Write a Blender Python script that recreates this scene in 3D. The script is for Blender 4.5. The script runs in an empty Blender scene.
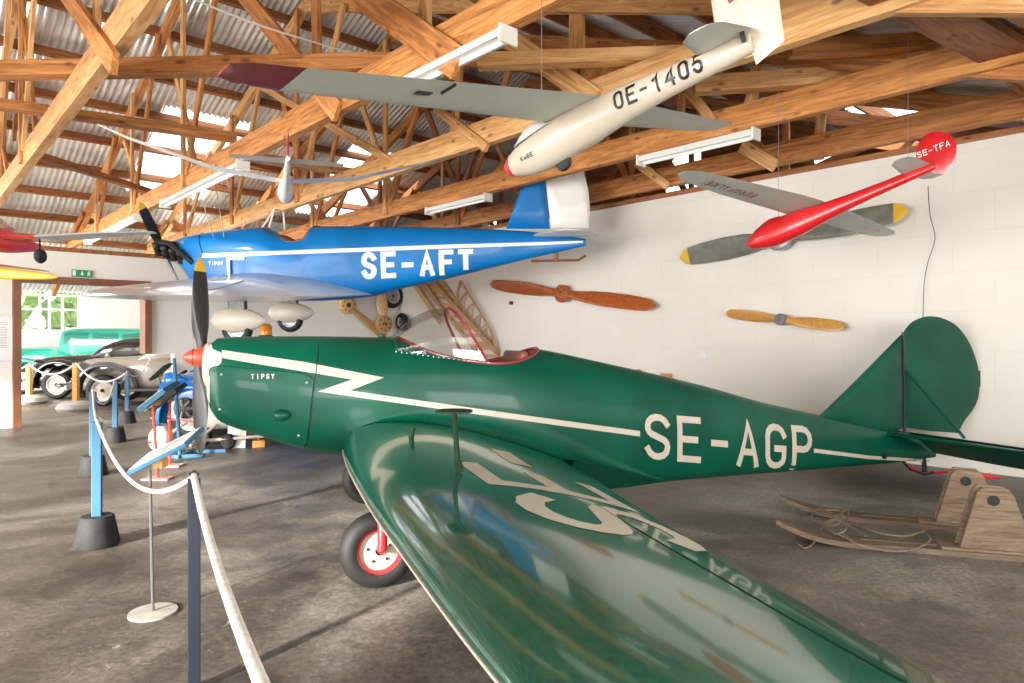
import bpy, bmesh, math, random
from mathutils import Vector, Matrix
random.seed(7)
sc = bpy.context.scene
COL = sc.collection
PI = math.pi
H = 1.40          # eye height of the camera
F = 683.0         # focal length in pixels of the 1024x683 frame (24 mm lens)
R = math.radians

# ------------------------------------------------------------------ survey
def ray(px, py): return ((px-512)/F, 1.0, (338-py)/F)
def at(px, py, Y):
    r = ray(px, py); return Vector((r[0]*Y, Y, H+r[2]*Y))
def flo(px, py):
    Y = H*F/(py-338); return Vector(((px-512)/F*Y, Y, 0))
class Frame:
    """a vertical reference frame: axis a on the ground, b = a turned to the right"""
    def __init__(s, ox, oy, deg):
        s.o = (ox, oy); t = R(deg); s.t = t
        s.a = (math.cos(t), math.sin(t)); s.b = (math.sin(t), -math.cos(t))
    def P(s, px, py, b=0.0):
        r = ray(px, py); den = r[0]*s.b[0]+r[1]*s.b[1]
        t = (s.o[0]*s.b[0]+s.o[1]*s.b[1]+b)/den
        X, Y = r[0]*t, t
        return ((X-s.o[0])*s.a[0]+(Y-s.o[1])*s.a[1], H+r[2]*t)
    def Z(s, px, py, z):
        r = ray(px, py); t = (z-H)/r[2]; X, Y = r[0]*t, t
        return ((X-s.o[0])*s.a[0]+(Y-s.o[1])*s.a[1], (X-s.o[0])*s.b[0]+(Y-s.o[1])*s.b[1])
    def W(s, S, B, z):
        return Vector((s.o[0]+s.a[0]*S+s.b[0]*B, s.o[1]+s.a[1]*S+s.b[1]*B, z))

# ------------------------------------------------------------------ materials
def newmat(name):
    m = bpy.data.materials.new(name); m.use_nodes = True
    nt = m.node_tree; b = nt.nodes['Principled BSDF']
    return m, nt, b
def N(nt, t, **kw):
    n = nt.nodes.new(t)
    for k, v in kw.items(): setattr(n, k, v)
    return n
def ramp(nt, fac, stops):
    r = N(nt, 'ShaderNodeValToRGB'); e = r.color_ramp.elements
    while len(e) < len(stops): e.new(0.5)
    for i, (p, c) in enumerate(stops):
        e[i].position = p; e[i].color = (*c, 1)
    nt.links.new(fac, r.inputs[0]); return r.outputs[0]
def coords(nt, scale=(1,1,1), kind='Object', rot=(0,0,0)):
    tc = N(nt, 'ShaderNodeTexCoord'); mp = N(nt, 'ShaderNodeMapping')
    mp.inputs['Scale'].default_value = scale; mp.inputs['Rotation'].default_value = rot
    nt.links.new(tc.outputs[kind], mp.inputs[0]); return mp.outputs[0]
def noise(nt, vec, scale, detail=4, rough=.55, dist=0):
    n = N(nt, 'ShaderNodeTexNoise'); n.inputs['Scale'].default_value = scale
    n.inputs['Detail'].default_value = detail; n.inputs['Roughness'].default_value = rough
    n.inputs['Distortion'].default_value = dist
    if vec: nt.links.new(vec, n.inputs['Vector'])
    return n.outputs['Fac']
def bump(nt, b, h, strength=.3, dist=.01):
    bp = N(nt, 'ShaderNodeBump'); bp.inputs['Strength'].default_value = strength
    bp.inputs['Distance'].default_value = dist
    nt.links.new(h, bp.inputs['Height']); nt.links.new(bp.outputs[0], b.inputs['Normal'])
def paint(name, c, rough=.35, metal=0, coat=0, var=.12, scale=3, bmp=0.0, spec=.5):
    m, nt, b = newmat(name)
    v = coords(nt)
    n = noise(nt, v, scale, 5)
    lo = tuple(x*(1-var) for x in c); hi = tuple(min(1, x*(1+var)) for x in c)
    nt.links.new(ramp(nt, n, [(.3, lo), (.7, hi)]), b.inputs['Base Color'])
    b.inputs['Roughness'].default_value = rough; b.inputs['Metallic'].default_value = metal
    b.inputs['Coat Weight'].default_value = coat; b.inputs['Coat Roughness'].default_value = .06
    b.inputs['Specular IOR Level'].default_value = spec
    if bmp: bump(nt, b, noise(nt, v, scale*12, 3), bmp, .004)
    return m
def wood(name, dark, mid, light, rough=.6, knots=True, scale=1.0):
    m, nt, b = newmat(name)
    oi = N(nt, 'ShaderNodeObjectInfo')
    tc = N(nt, 'ShaderNodeTexCoord'); mp = N(nt, 'ShaderNodeMapping')
    mp.inputs['Scale'].default_value = (.8*scale, 9*scale, 9*scale)
    nt.links.new(tc.outputs['Object'], mp.inputs[0])
    add = N(nt, 'ShaderNodeVectorMath', operation='ADD'); mul = N(nt, 'ShaderNodeMath', operation='MULTIPLY')
    nt.links.new(oi.outputs['Random'], mul.inputs[0]); mul.inputs[1].default_value = 57
    nt.links.new(mp.outputs[0], add.inputs[0]); nt.links.new(mul.outputs[0], add.inputs[1])
    g = noise(nt, add.outputs[0], 2.2, 6, .62, 1.2)
    col = ramp(nt, g, [(.28, dark), (.5, mid), (.74, light)])
    # board to board tone
    mix = N(nt, 'ShaderNodeMix', data_type='RGBA', blend_type='MULTIPLY')
    mix.inputs[0].default_value = .55
    tone = ramp(nt, oi.outputs['Random'], [(0, (.62,.52,.46)), (.5, (.9,.84,.8)), (1, (1,1,1))])
    nt.links.new(col, mix.inputs['A']); nt.links.new(tone, mix.inputs['B'])
    out = mix.outputs['Result']
    if knots:
        mp2 = N(nt, 'ShaderNodeMapping'); mp2.inputs['Scale'].default_value = (3.2, 7.5, 7.5)
        nt.links.new(tc.outputs['Object'], mp2.inputs[0])
        ad2 = N(nt, 'ShaderNodeVectorMath', operation='ADD')
        nt.links.new(mp2.outputs[0], ad2.inputs[0]); nt.links.new(mul.outputs[0], ad2.inputs[1])
        vo = N(nt, 'ShaderNodeTexVoronoi'); vo.inputs['Scale'].default_value = 1.0
        nt.links.new(ad2.outputs[0], vo.inputs['Vector'])
        k = ramp(nt, vo.outputs['Distance'], [(.08, (.22,.10,.05)), (.19, (1,1,1))])
        mx = N(nt, 'ShaderNodeMix', data_type='RGBA', blend_type='MULTIPLY'); mx.inputs[0].default_value = .75
        nt.links.new(out, mx.inputs['A']); nt.links.new(k, mx.inputs['B']); out = mx.outputs['Result']
    nt.links.new(out, b.inputs['Base Color'])
    b.inputs['Roughness'].default_value = rough
    bump(nt, b, g, .25, .004)
    return m

M = {}
M['green'] = paint('green_paint', (.0,.068,.039), .36, coat=.10, var=.22, scale=2.2, spec=.22)
M['green_wing'] = paint('polished_green_paint', (.0,.072,.042), .2, coat=.8, var=.2, scale=2.2, bmp=.06, spec=.4)
M['green2'] = paint('green_fabric_paint', (.002,.070,.038), .6, spec=.2, coat=.15, var=.2, scale=2.5)
M['teal'] = paint('teal_fairing_paint', (.0,.125,.082), .22, coat=.8, var=.1)
M['cream'] = paint('cream_paint', (.50,.44,.36), .4, var=.06)
M['blue'] = paint('blue_paint', (.0,.165,.48), .42, coat=.12, spec=.3, var=.16, scale=1.6)
M['white'] = paint('white_paint', (.80,.79,.74), .35, coat=.3, var=.05)
M['silverwhite'] = paint('silver_white_dope', (.66,.68,.70), .3, coat=.5, var=.12, scale=1.5)
M['bluewhite'] = paint('pale_blue_dope', (.36,.46,.62), .28, coat=.5, var=.12, scale=1.5)
M['red'] = paint('red_paint', (.62,.015,.02), .3, coat=.4)
M['darkred'] = paint('dark_red_paint', (.22,.008,.02), .3, coat=.4)
M['orangered'] = paint('orange_red_paint', (.75,.06,.03), .35, coat=.3)
M['black'] = paint('black_paint', (.012,.012,.013), .4, var=.3)
M['propblack'] = paint('dark_propeller_varnish', (.014,.013,.012), .35, coat=.15, var=.3)
M['yellow'] = paint('yellow_paint', (.70,.42,.04), .4)
M['rubber'] = paint('tyre_rubber', (.009,.0085,.008), .65, var=.3, scale=8, bmp=.1)
M['steel'] = paint('grey_steel', (.32,.32,.31), .4, metal=.8)
M['chrome'] = paint('chrome', (.8,.8,.8), .12, metal=1)
M['aluminium'] = paint('aluminium_sheet', (.62,.64,.65), .35, metal=.6)
M['oldmetal'] = paint('black_oily_engine_metal', (.03,.028,.026), .35, metal=.5, var=.5, scale=20)
M['gliderskin'] = paint('ivory_glider_skin', (.52,.45,.36), .4, coat=.2, var=.05)
M['gliderwing'] = paint('grey_glider_fabric', (.50,.515,.45), .5, var=.07)
M['lightgrey'] = paint('light_grey_fabric', (.50,.51,.47), .5, var=.08)
M['olive'] = paint('olive_green_metal', (.008,.03,.012), .6, spec=.2)
M['postblue'] = paint('post_blue', (.04,.14,.24), .5, var=.15)
M['navy'] = paint('navy_post', (.005,.008,.02), .5)
M['bucket'] = paint('black_moulded_concrete', (.02,.02,.02), .75, var=.35, scale=14, bmp=.4)
M['stone'] = paint('pale_stone', (.34,.325,.29), .8, var=.2, scale=6, bmp=.4)
M['paper'] = paint('white_paper_board', (.75,.76,.74), .5, var=.03)
M['brownframe'] = paint('brown_door_frame', (.20,.075,.035), .5, var=.2)
M['amber'] = paint('amber_plastic', (.9,.28,.01), .2, coat=.5)
M['mahogany'] = wood('polished_mahogany', (.24,.05,.012), (.46,.115,.03), (.60,.19,.05), .25, False, 1.6)
M['pale_wood'] = wood('pale_varnished_wood', (.40,.22,.09), (.62,.38,.17), (.74,.50,.25), .35, False, 1.6)
M['honey_wood'] = wood('honey_varnished_wood', (.50,.24,.05), (.66,.36,.09), (.80,.50,.18), .3, False, 1.6)
M['frame_wood'] = wood('spruce_frame_wood', (.28,.15,.07), (.45,.27,.13), (.6,.4,.22), .5, False, 2)
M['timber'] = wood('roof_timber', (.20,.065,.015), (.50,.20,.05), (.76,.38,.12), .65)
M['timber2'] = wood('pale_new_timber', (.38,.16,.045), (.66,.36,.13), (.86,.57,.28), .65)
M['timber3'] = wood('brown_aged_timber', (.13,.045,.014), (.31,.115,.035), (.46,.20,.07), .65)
M['ski_wood'] = wood('weathered_ski_wood', (.05,.032,.02), (.12,.08,.052), (.20,.14,.09), .65, False, 2)
M['pylon_wood'] = wood('worn_plywood', (.09,.06,.038), (.20,.14,.09), (.29,.215,.145), .75, False, 2)
M['propgrey'] = paint('grey_green_propeller_paint', (.17,.17,.14), .45, var=.3, scale=5)
M['grille'] = paint('dark_opening', (.01,.01,.01), .7)
M['cargrey'] = paint('warm_grey_car_paint', (.30,.26,.22), .25, coat=.6, var=.05)
M['cardark'] = paint('dark_grey_fender_paint', (.09,.09,.095), .25, coat=.6, var=.1)
M['carblack'] = paint('black_car_paint', (.012,.012,.014), .15, coat=.8)
M['carteal'] = paint('teal_car_paint', (.01,.32,.23), .25, coat=.6)
M['carblue'] = paint('bright_blue_car_paint', (.01,.20,.62), .25, coat=.6)
M['rope'] = paint('off_white_rope', (.70,.66,.60), .8, var=.15, scale=40, bmp=.6)
M['cord'] = paint('brown_cord', (.16,.12,.08), .8, var=.3, scale=40)
M['pinkplate'] = paint('pink_base_plate', (.60,.36,.32), .6)
M['tag_green'] = paint('exit_green', (.0,.28,.10), .4, var=.02)

def glassmat(name, tint=(1,1,1), refl=.12):
    m, nt, b = newmat(name); nt.nodes.remove(b)
    o = nt.nodes['Material Output']
    t = N(nt, 'ShaderNodeBsdfTransparent'); t.inputs[0].default_value = (*tint, 1)
    g = N(nt, 'ShaderNodeBsdfGlossy'); g.inputs['Roughness'].default_value = .03
    lw = N(nt, 'ShaderNodeLayerWeight'); lw.inputs[0].default_value = .25
    ma = N(nt, 'ShaderNodeMath', operation='MULTIPLY_ADD'); ma.inputs[1].default_value = .45; ma.inputs[2].default_value = refl
    nt.links.new(lw.outputs['Fresnel'], ma.inputs[0])
    mx = N(nt, 'ShaderNodeMixShader')
    nt.links.new(ma.outputs[0], mx.inputs[0]); nt.links.new(t.outputs[0], mx.inputs[1]); nt.links.new(g.outputs[0], mx.inputs[2])
    nt.links.new(mx.outputs[0], o.inputs[0]); return m
M['perspex'] = glassmat('clear_perspex', (.92,.93,.91), .06)
M['carglass'] = glassmat('car_window_glass', (.8,.85,.85), .12)
M['pane'] = glassmat('window_pane_glass', (.97,.98,.97), .04)
def skylightmat():
    m, nt, b = newmat('translucent_roof_sheet'); nt.nodes.remove(b)
    o = nt.nodes['Material Output']
    t = N(nt, 'ShaderNodeBsdfTransparent'); t.inputs[0].default_value = (.93,.94,.95,1)
    g = N(nt, 'ShaderNodeBsdfTranslucent'); g.inputs[0].default_value = (.9,.92,.95,1)
    mx = N(nt, 'ShaderNodeMixShader'); mx.inputs[0].default_value = .35
    nt.links.new(t.outputs[0], mx.inputs[1]); nt.links.new(g.outputs[0], mx.inputs[2])
    nt.links.new(mx.outputs[0], o.inputs[0]); return m
M['skylight'] = skylightmat()

M['tube'] = paint('white_lamp_tube', (.85,.85,.82), .2, coat=.5, var=.02)

def wallmat():
    m, nt, b = newmat('white_painted_block_wall')
    v = coords(nt, (1,1,1))
    br = N(nt, 'ShaderNodeTexBrick'); br.offset = .5
    br.inputs['Scale'].default_value = 1; br.inputs['Brick Width'].default_value = .75
    br.inputs['Row Height'].default_value = .42; br.inputs['Mortar Size'].default_value = .006
    br.inputs['Mortar Smooth'].default_value = .6
    nt.links.new(v, br.inputs['Vector'])
    n1 = noise(nt, v, .7, 5); n2 = noise(nt, v, 22, 4)
    c = ramp(nt, n1, [(.3, (.70,.665,.60)), (.7, (.78,.75,.69))])
    mx = N(nt, 'ShaderNodeMix', data_type='RGBA', blend_type='MULTIPLY'); mx.inputs[0].default_value = .07
    nt.links.new(c, mx.inputs['A']); inv = ramp(nt, br.outputs['Fac'], [(0, (1,1,1)), (1, (.3,.3,.3))])
    nt.links.new(inv, mx.inputs['B'])
    nt.links.new(mx.outputs['Result'], b.inputs['Base Color'])
    ad = N(nt, 'ShaderNodeMath', operation='MULTIPLY_ADD'); ad.inputs[1].default_value = .35
    nt.links.new(n2, ad.inputs[0]); nt.links.new(inv, ad.inputs[2])
    bump(nt, b, ad.outputs[0], .3, .012)
    b.inputs['Roughness'].default_value = .75
    return m
M['wall'] = wallmat()
M['wall2'] = paint('smooth_white_wall', (.76,.74,.69), .7, var=.03, scale=.8, bmp=.05)

def floormat():
    m, nt, b = newmat('worn_dark_concrete')
    v = coords(nt, (1,1,1))
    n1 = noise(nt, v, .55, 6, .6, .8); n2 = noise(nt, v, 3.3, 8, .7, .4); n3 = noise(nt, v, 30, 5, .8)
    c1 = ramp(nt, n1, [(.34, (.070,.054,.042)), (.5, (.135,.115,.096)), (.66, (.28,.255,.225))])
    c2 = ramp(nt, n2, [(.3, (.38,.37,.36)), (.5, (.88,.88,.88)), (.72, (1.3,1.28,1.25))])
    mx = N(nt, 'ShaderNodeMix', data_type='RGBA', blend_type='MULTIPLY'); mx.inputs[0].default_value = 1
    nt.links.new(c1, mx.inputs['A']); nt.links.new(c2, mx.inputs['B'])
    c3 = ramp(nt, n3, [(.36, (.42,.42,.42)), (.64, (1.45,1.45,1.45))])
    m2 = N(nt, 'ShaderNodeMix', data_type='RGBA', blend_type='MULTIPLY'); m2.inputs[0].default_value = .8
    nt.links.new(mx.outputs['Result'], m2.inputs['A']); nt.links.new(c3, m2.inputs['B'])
    # pale paint / plaster specks and scuffs
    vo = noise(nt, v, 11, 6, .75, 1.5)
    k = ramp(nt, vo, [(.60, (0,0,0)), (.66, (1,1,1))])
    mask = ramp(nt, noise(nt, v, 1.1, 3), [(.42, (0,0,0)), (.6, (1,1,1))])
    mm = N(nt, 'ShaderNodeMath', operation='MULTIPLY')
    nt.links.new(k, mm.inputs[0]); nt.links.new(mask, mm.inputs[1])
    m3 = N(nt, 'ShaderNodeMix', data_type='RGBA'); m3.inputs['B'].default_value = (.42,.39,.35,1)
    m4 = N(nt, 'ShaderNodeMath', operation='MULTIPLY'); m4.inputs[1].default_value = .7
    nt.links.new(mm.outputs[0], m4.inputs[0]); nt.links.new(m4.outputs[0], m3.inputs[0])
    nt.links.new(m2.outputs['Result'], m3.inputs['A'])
    nt.links.new(m3.outputs['Result'], b.inputs['Base Color'])
    nt.links.new(ramp(nt, n2, [(.3, (.34,.34,.34)), (.7, (.6,.6,.6))]), b.inputs['Roughness'])
    bump(nt, b, n2, .25, .012)
    return m
M['floor'] = floormat()
def sheetmat():
    m, nt, b = newmat('galvanised_corrugated_sheet')
    v = coords(nt, (.35, 6, 1))
    n = noise(nt, v, 1.5, 6, .65)
    nt.links.new(ramp(nt, n, [(.25, (.52,.50,.47)), (.5, (.80,.79,.76)), (.75, (.93,.92,.89))]), b.inputs['Base Color'])
    b.inputs['Metallic'].default_value = .5; b.inputs['Roughness'].default_value = .32
    return m
M['sheet'] = sheetmat()

# ------------------------------------------------------------------ mesh building
class MB:
    def __init__(s): s.v = []; s.f = []; s.mi = []; s.cur = 0
    def add(s, vs, fs, mi=None):
        o = len(s.v); s.v += [Vector(p) for p in vs]
        s.f += [tuple(i+o for i in f) for f in fs]
        s.mi += [s.cur if mi is None else mi]*len(fs)
    def box(s, c, d, rot=None, mi=None):
        hx, hy, hz = d[0]/2, d[1]/2, d[2]/2; c = Vector(c)
        vs = [Vector((x*hx, y*hy, z*hz)) for x in (-1,1) for y in (-1,1) for z in (-1,1)]
        if rot is not None: vs = [rot @ p for p in vs]
        s.add([c+p for p in vs], [(0,1,3,2),(4,6,7,5),(0,4,5,1),(2,3,7,6),(0,2,6,4),(1,5,7,3)], mi)
        return s
    def loft(s, rings, cap0=True, cap1=True, closed=True, mi=None):
        n = len(rings[0]); o = []
        vs = [p for r in rings for p in r]; fs = []
        for i in range(len(rings)-1):
            for j in range(n if closed else n-1):
                k = (j+1) % n
                fs.append((i*n+j, i*n+k, (i+1)*n+k, (i+1)*n+j))
        if closed and cap0: fs.append(tuple(range(n-1, -1, -1)))
        if closed and cap1: fs.append(tuple((len(rings)-1)*n+j for j in range(n)))
        s.add(vs, fs, mi); return s
    def tube(s, pts, r, n=8, closed=False, mi=None, cap=True):
        pts = [Vector(p) for p in pts]; rings = []
        m = len(pts); up = None
        for i, p in enumerate(pts):
            if closed: d = pts[(i+1) % m]-pts[(i-1) % m]
            else: d = pts[min(i+1, m-1)]-pts[max(i-1, 0)]
            if d.length < 1e-9: d = Vector((0,0,1))
            d.normalize()
            if up is None:
                up = Vector((0,0,1)) if abs(d.z) < .9 else Vector((1,0,0))
            x = d.cross(up)
            if x.length < 1e-6: x = d.orthogonal()
            x.normalize(); up = x.cross(d).normalized()
            rr = r[i] if isinstance(r, (list, tuple)) else r
            rings.append([p + x*rr*math.cos(2*PI*j/n) + up*rr*math.sin(2*PI*j/n) for j in range(n)])
        if closed: rings.append(rings[0])
        s.loft(rings, cap and not closed, cap and not closed, True, mi); return s
    def lathe(s, prof, c=(0,0,0), axis='z', n=24, mi=None, rot=None):
        c = Vector(c); rings = []; cap = tuple(prof[0]) != tuple(prof[-1])
        for (r, h) in prof:
            ring = []
            for j in range(n):
                a = 2*PI*j/n; x, y = r*math.cos(a), r*math.sin(a)
                p = {'z': Vector((x,y,h)), 'y': Vector((x,h,y)), 'x': Vector((h,x,y))}[axis]
                if rot is not None: p = rot @ p
                ring.append(c+p)
            rings.append(ring)
        s.loft(rings, cap, cap, True, mi); return s
    def prism(s, poly, h0, h1, fn, mi=None):
        """poly in 2d; fn(u,v,h) -> 3d"""
        n = len(poly)
        vs = [fn(u, v, h0) for u, v in poly]+[fn(u, v, h1) for u, v in poly]
        fs = [tuple(range(n-1, -1, -1)), tuple(range(n, 2*n))]+[(i, (i+1) % n, n+(i+1) % n, n+i) for i in range(n)]
        s.add(vs, fs, mi); return s
    def build(s, name, mat, parent=None, smooth=False, bevel=0, merge=True, loc=None, solid=0, subd=0):
        me = bpy.data.meshes.new(name)
        me.from_pydata([tuple(p) for p in s.v], [], s.f)
        mats = mat if isinstance(mat, (list, tuple)) else [mat]
        for m in mats: me.materials.append(M[m] if isinstance(m, str) else m)
        for i, p in enumerate(me.polygons): p.material_index = s.mi[i]
        bm = bmesh.new(); bm.from_mesh(me)
        if merge: bmesh.ops.remove_doubles(bm, verts=bm.verts, dist=1e-5)
        bmesh.ops.recalc_face_normals(bm, faces=bm.faces)
        bm.to_mesh(me); bm.free()
        if smooth:
            me.polygons.foreach_set('use_smooth', [True]*len(me.polygons))
            try: me.set_sharp_from_angle(angle=R(40 if smooth is True else smooth))
            except Exception: pass
        o = bpy.data.objects.new(name, me); COL.objects.link(o)
        if loc is not None: o.location = loc
        if parent is not None: o.parent = parent
        if bevel:
            b = o.modifiers.new('edge', 'BEVEL'); b.width = bevel; b.segments = 2; b.limit_method = 'ANGLE'
        if solid:
            b = o.modifiers.new('wall', 'SOLIDIFY'); b.thickness = solid; b.offset = -1
        if subd:
            b = o.modifiers.new('sub', 'SUBSURF'); b.levels = subd; b.render_levels = subd
        return o

def tag(o, label=None, cat=None, group=None, kind=None):
    if label: o['label'] = label
    if cat: o['category'] = cat
    if group: o['group'] = group
    if kind: o['kind'] = kind
    return o
def empty(name, loc=(0,0,0), rz=0, label=None, cat=None, group=None, kind=None, mat=None):
    o = bpy.data.objects.new(name, None); COL.objects.link(o)
    o.empty_display_size = .1
    if mat is not None: o.matrix_world = mat
    else: o.location = loc; o.rotation_euler = (0,0,rz)
    return tag(o, label, cat, group, kind)
def catmull(pts, n):
    out = []
    P = [pts[0]]+list(pts)+[pts[-1]]
    for i in range(1, len(P)-2):
        a, b, c, d = [Vector(q) for q in P[i-1:i+3]]
        for k in range(n):
            t = k/n
            out.append(.5*((2*b)+(c-a)*t+(2*a-5*b+4*c-d)*t*t+(3*b-a-3*c+d)*t**3))
    out.append(Vector(P[-2])); return out
def interp(tab, x):
    if x <= tab[0][0]: return tab[0][1]
    for i in range(len(tab)-1):
        if x <= tab[i+1][0]:
            t = (x-tab[i][0])/(tab[i+1][0]-tab[i][0]); return tab[i][1]*(1-t)+tab[i+1][1]*t
    return tab[-1][1]
def sinterp(tab, x):
    """smooth table lookup (monotone cubic)"""
    n = len(tab)
    if x <= tab[0][0]: return tab[0][1]
    if x >= tab[-1][0]: return tab[-1][1]
    d = [(tab[i+1][1]-tab[i][1])/(tab[i+1][0]-tab[i][0]) for i in range(n-1)]
    mm = [d[0]]+[0 if d[i-1]*d[i] <= 0 else 2*d[i-1]*d[i]/(d[i-1]+d[i]) for i in range(1, n-1)]+[d[-1]]
    for i in range(n-1):
        if x <= tab[i+1][0]:
            h = tab[i+1][0]-tab[i][0]; t = (x-tab[i][0])/h
            return ((2*t**3-3*t*t+1)*tab[i][1]+(t**3-2*t*t+t)*h*mm[i]+(-2*t**3+3*t*t)*tab[i+1][1]+(t**3-t*t)*h*mm[i+1])

# ------------------------------------------------------------------ lettering (stroked capitals)
def arc(cx, cy, rx, ry, a0, a1, n=6):
    return [(cx+rx*math.cos(R(a0+(a1-a0)*i/n)), cy+ry*math.sin(R(a0+(a1-a0)*i/n))) for i in range(n+1)]
def glyph(ch):
    # each glyph in a 0..0.6 x 0..1 cell (centre lines inset by the stroke later)
    g = {
     'S': [arc(.3,.76,.3,.24,20,180)+arc(.3,.72,.3,.2,190,230,2)+arc(.3,.28,.3,.2,50,0,2)+arc(.3,.24,.3,.24,0,-165)],
     'E': [[(.6,1),(0,1),(0,0),(.6,0)],[(0,.5),(.5,.5)]],
     'A': [[(0,0),(.3,1),(.6,0)],[(.12,.3),(.48,.3)]],
     'G': [arc(.3,.76,.3,.24,10,180)+arc(.3,.24,.3,.24,180,360)+[(.6,.45),(.32,.45)]],
     'P': [[(0,0),(0,1),(.35,1)]+arc(.35,.74,.25,.26,90,-90)+[(0,.48)]],
     'F': [[(0,0),(0,1),(.58,1)],[(0,.52),(.48,.52)]],
     'T': [[(0,1),(.6,1)],[(.3,1),(.3,0)]],
     '-': [[(.1,.46),(.5,.46)]],
     'O': [arc(.3,.74,.3,.26,0,180)+arc(.3,.26,.3,.26,180,360)+[(.6,.74)]],
     '0': [arc(.3,.74,.3,.26,0,180)+arc(.3,.26,.3,.26,180,360)+[(.6,.74)]],
     '1': [[(.08,.72),(.34,1),(.34,0)]],
     '4': [[(.46,0),(.46,1),(0,.3),(.6,.3)]],
     '5': [[(.56,1),(.06,1),(.03,.56)]+arc(.3,.32,.28,.3,110,-160,8)],
     'I': [[(.3,1),(.3,0)]],
     'Y': [[(0,1),(.3,.52),(.6,1)],[(.3,.52),(.3,0)]],
     'B': [[(0,.5),(0,1),(.32,1)]+arc(.32,.76,.24,.24,90,-90)+[(0,.52)],[(0,.5),(.32,.5)]+arc(.32,.25,.27,.25,90,-90)+[(0,0),(0,.5)]],
     'R': [[(0,0),(0,1),(.33,1)]+arc(.33,.74,.25,.26,90,-90)+[(0,.48)],[(.25,.48),(.6,0)]],
     'L': [[(0,1),(0,0),(.55,0)]],
     'K': [[(0,0),(0,1)],[(.58,1),(.03,.45),(.6,0)]],
     'a': [arc(.3,.26,.27,.26,0,360,10),[(.57,.55),(.57,0)]],
     '6': [arc(.3,.72,.28,.28,30,180)+[(.02,.3)]+arc(.3,.28,.28,.28,180,540,12)],
     ' ': [],
    }
    return g[ch]
def letters(mb, text, x0, y0, w, h, gap, sw, fn, seg=.06, slant=0.0, mi=None):
    """strokes of width sw as thin ribbons; fn(x,y)->3d"""
    x = x0
    iw = (w-sw)/.6; ih = h-sw
    for ch in text:
        for pl in glyph(ch):
            pts = [(x+sw/2+p[0]*iw+slant*p[1]*ih, y0+sw/2+p[1]*ih) for p in pl]
            ribbon(mb, pts, sw, fn, seg, mi=mi)
        x += w+gap
def ribbon(mb, pts, sw, fn, seg=.06, across=2, square=True, mi=None):
    # densify
    P = [Vector(p) for p in pts]; P = [p for i, p in enumerate(P) if i == 0 or (p-P[i-1]).length > 1e-5]; n = len(P)
    closed = (P[0]-P[-1]).length < 1e-6
    if square and not closed:
        P[0] = P[0]-(P[1]-P[0]).normalized()*sw/2; P[-1] = P[-1]+(P[-1]-P[-2]).normalized()*sw/2
    offs = []
    for i in range(n):
        a = (P[i]-P[i-1]).normalized() if i > 0 else ((P[-1]-P[-2]).normalized() if closed else None)
        b = (P[i+1]-P[i]).normalized() if i < n-1 else ((P[1]-P[0]).normalized() if closed else None)
        if a is None: a = b
        if b is None: b = a
        t = (a+b)
        if t.length < .2: t = a
        t.normalize(); nn = Vector((-t.y, t.x)); c = max(.5, nn.dot(Vector((-a.y, a.x))))
        offs.append(nn*sw/2/c)
    rows = []
    for i in range(n-1):
        k = max(1, int((P[i+1]-P[i]).length/seg))
        for j in range(k+(1 if i == n-2 else 0)):
            t = j/k; c = P[i].lerp(P[i+1], t); o = offs[i].lerp(offs[i+1], t)
            rows.append([fn(*(c+o*(2*q/across-1))) for q in range(across+1)])
    mb.loft(rows, closed=False, mi=mi)
def patch(mb, poly, fn, L=.07, mi=0):
    """filled outline, finely divided, mapped by fn(x,y)->3d"""
    bm = bmesh.new(); vs = [bm.verts.new((p[0], p[1], 0)) for p in poly]
    es = [bm.edges.new((vs[i], vs[(i+1) % len(vs)])) for i in range(len(vs))]
    bmesh.ops.triangle_fill(bm, use_beauty=True, edges=es)
    for _ in range(7):
        le = [e for e in bm.edges if e.calc_length() > L]
        if not le: break
        bmesh.ops.subdivide_edges(bm, edges=le, cuts=1)
        bmesh.ops.triangulate(bm, faces=bm.faces)
    bm.verts.index_update()
    mb.add([fn(v.co.x, v.co.y) for v in bm.verts], [tuple(v.index for v in f.verts) for f in bm.faces], mi)
    bm.free()
def rrect(x0, y0, x1, y1, r, n=4):
    out = []
    for cx, cy, a in ((x1-r, y1-r, 0), (x0+r, y1-r, 90), (x0+r, y0+r, 180), (x1-r, y0+r, 270)):
        out += [(cx+r*math.cos(R(a+90*i/n)), cy+r*math.sin(R(a+90*i/n))) for i in range(n+1)]
    return out

# ================================================================== HALL
HF = Frame(0, 0, 132.154)                 # a = u (into the hall, along the trusses), b = v (towards the white side wall)
Uv = Vector((HF.a[0], HF.a[1], 0)); Vv = Vector((HF.b[0], HF.b[1], 0)); Zv = Vector((0,0,1))
def basis(x, y, z, o=(0,0,0)):
    m = Matrix.Identity(4)
    for i, c in enumerate((x, y, z)):
        for j in range(3): m[j][i] = c[j]
    for j in range(3): m[j][3] = o[j]
    return m
HM = basis(Uv, Zv, Vv)                    # local (u, z, v)
VW = 8.40; UP = 13.1                      # side wall and partition distances
def roofz(u): return 6.95-.356*abs(u-10.2)

def slab(name, u0, u1, z0, z1, v0, v1, mat):
    mb = MB(); mb.box(((u0+u1)/2, (z0+z1)/2, (v0+v1)/2), (u1-u0, z1-z0, v1-v0))
    o = mb.build(name, mat); o.matrix_world = HM; return tag(o, kind='structure')
# floor
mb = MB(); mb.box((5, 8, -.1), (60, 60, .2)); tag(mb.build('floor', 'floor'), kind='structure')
# side wall
slab('wall_right', -4, 22.4, 0, 3.46, VW, VW+.2, 'wall')
t = slab('trim_1', -4, 22.4, 3.46, 3.53, VW-.02, VW+.2, 'timber3')
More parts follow.
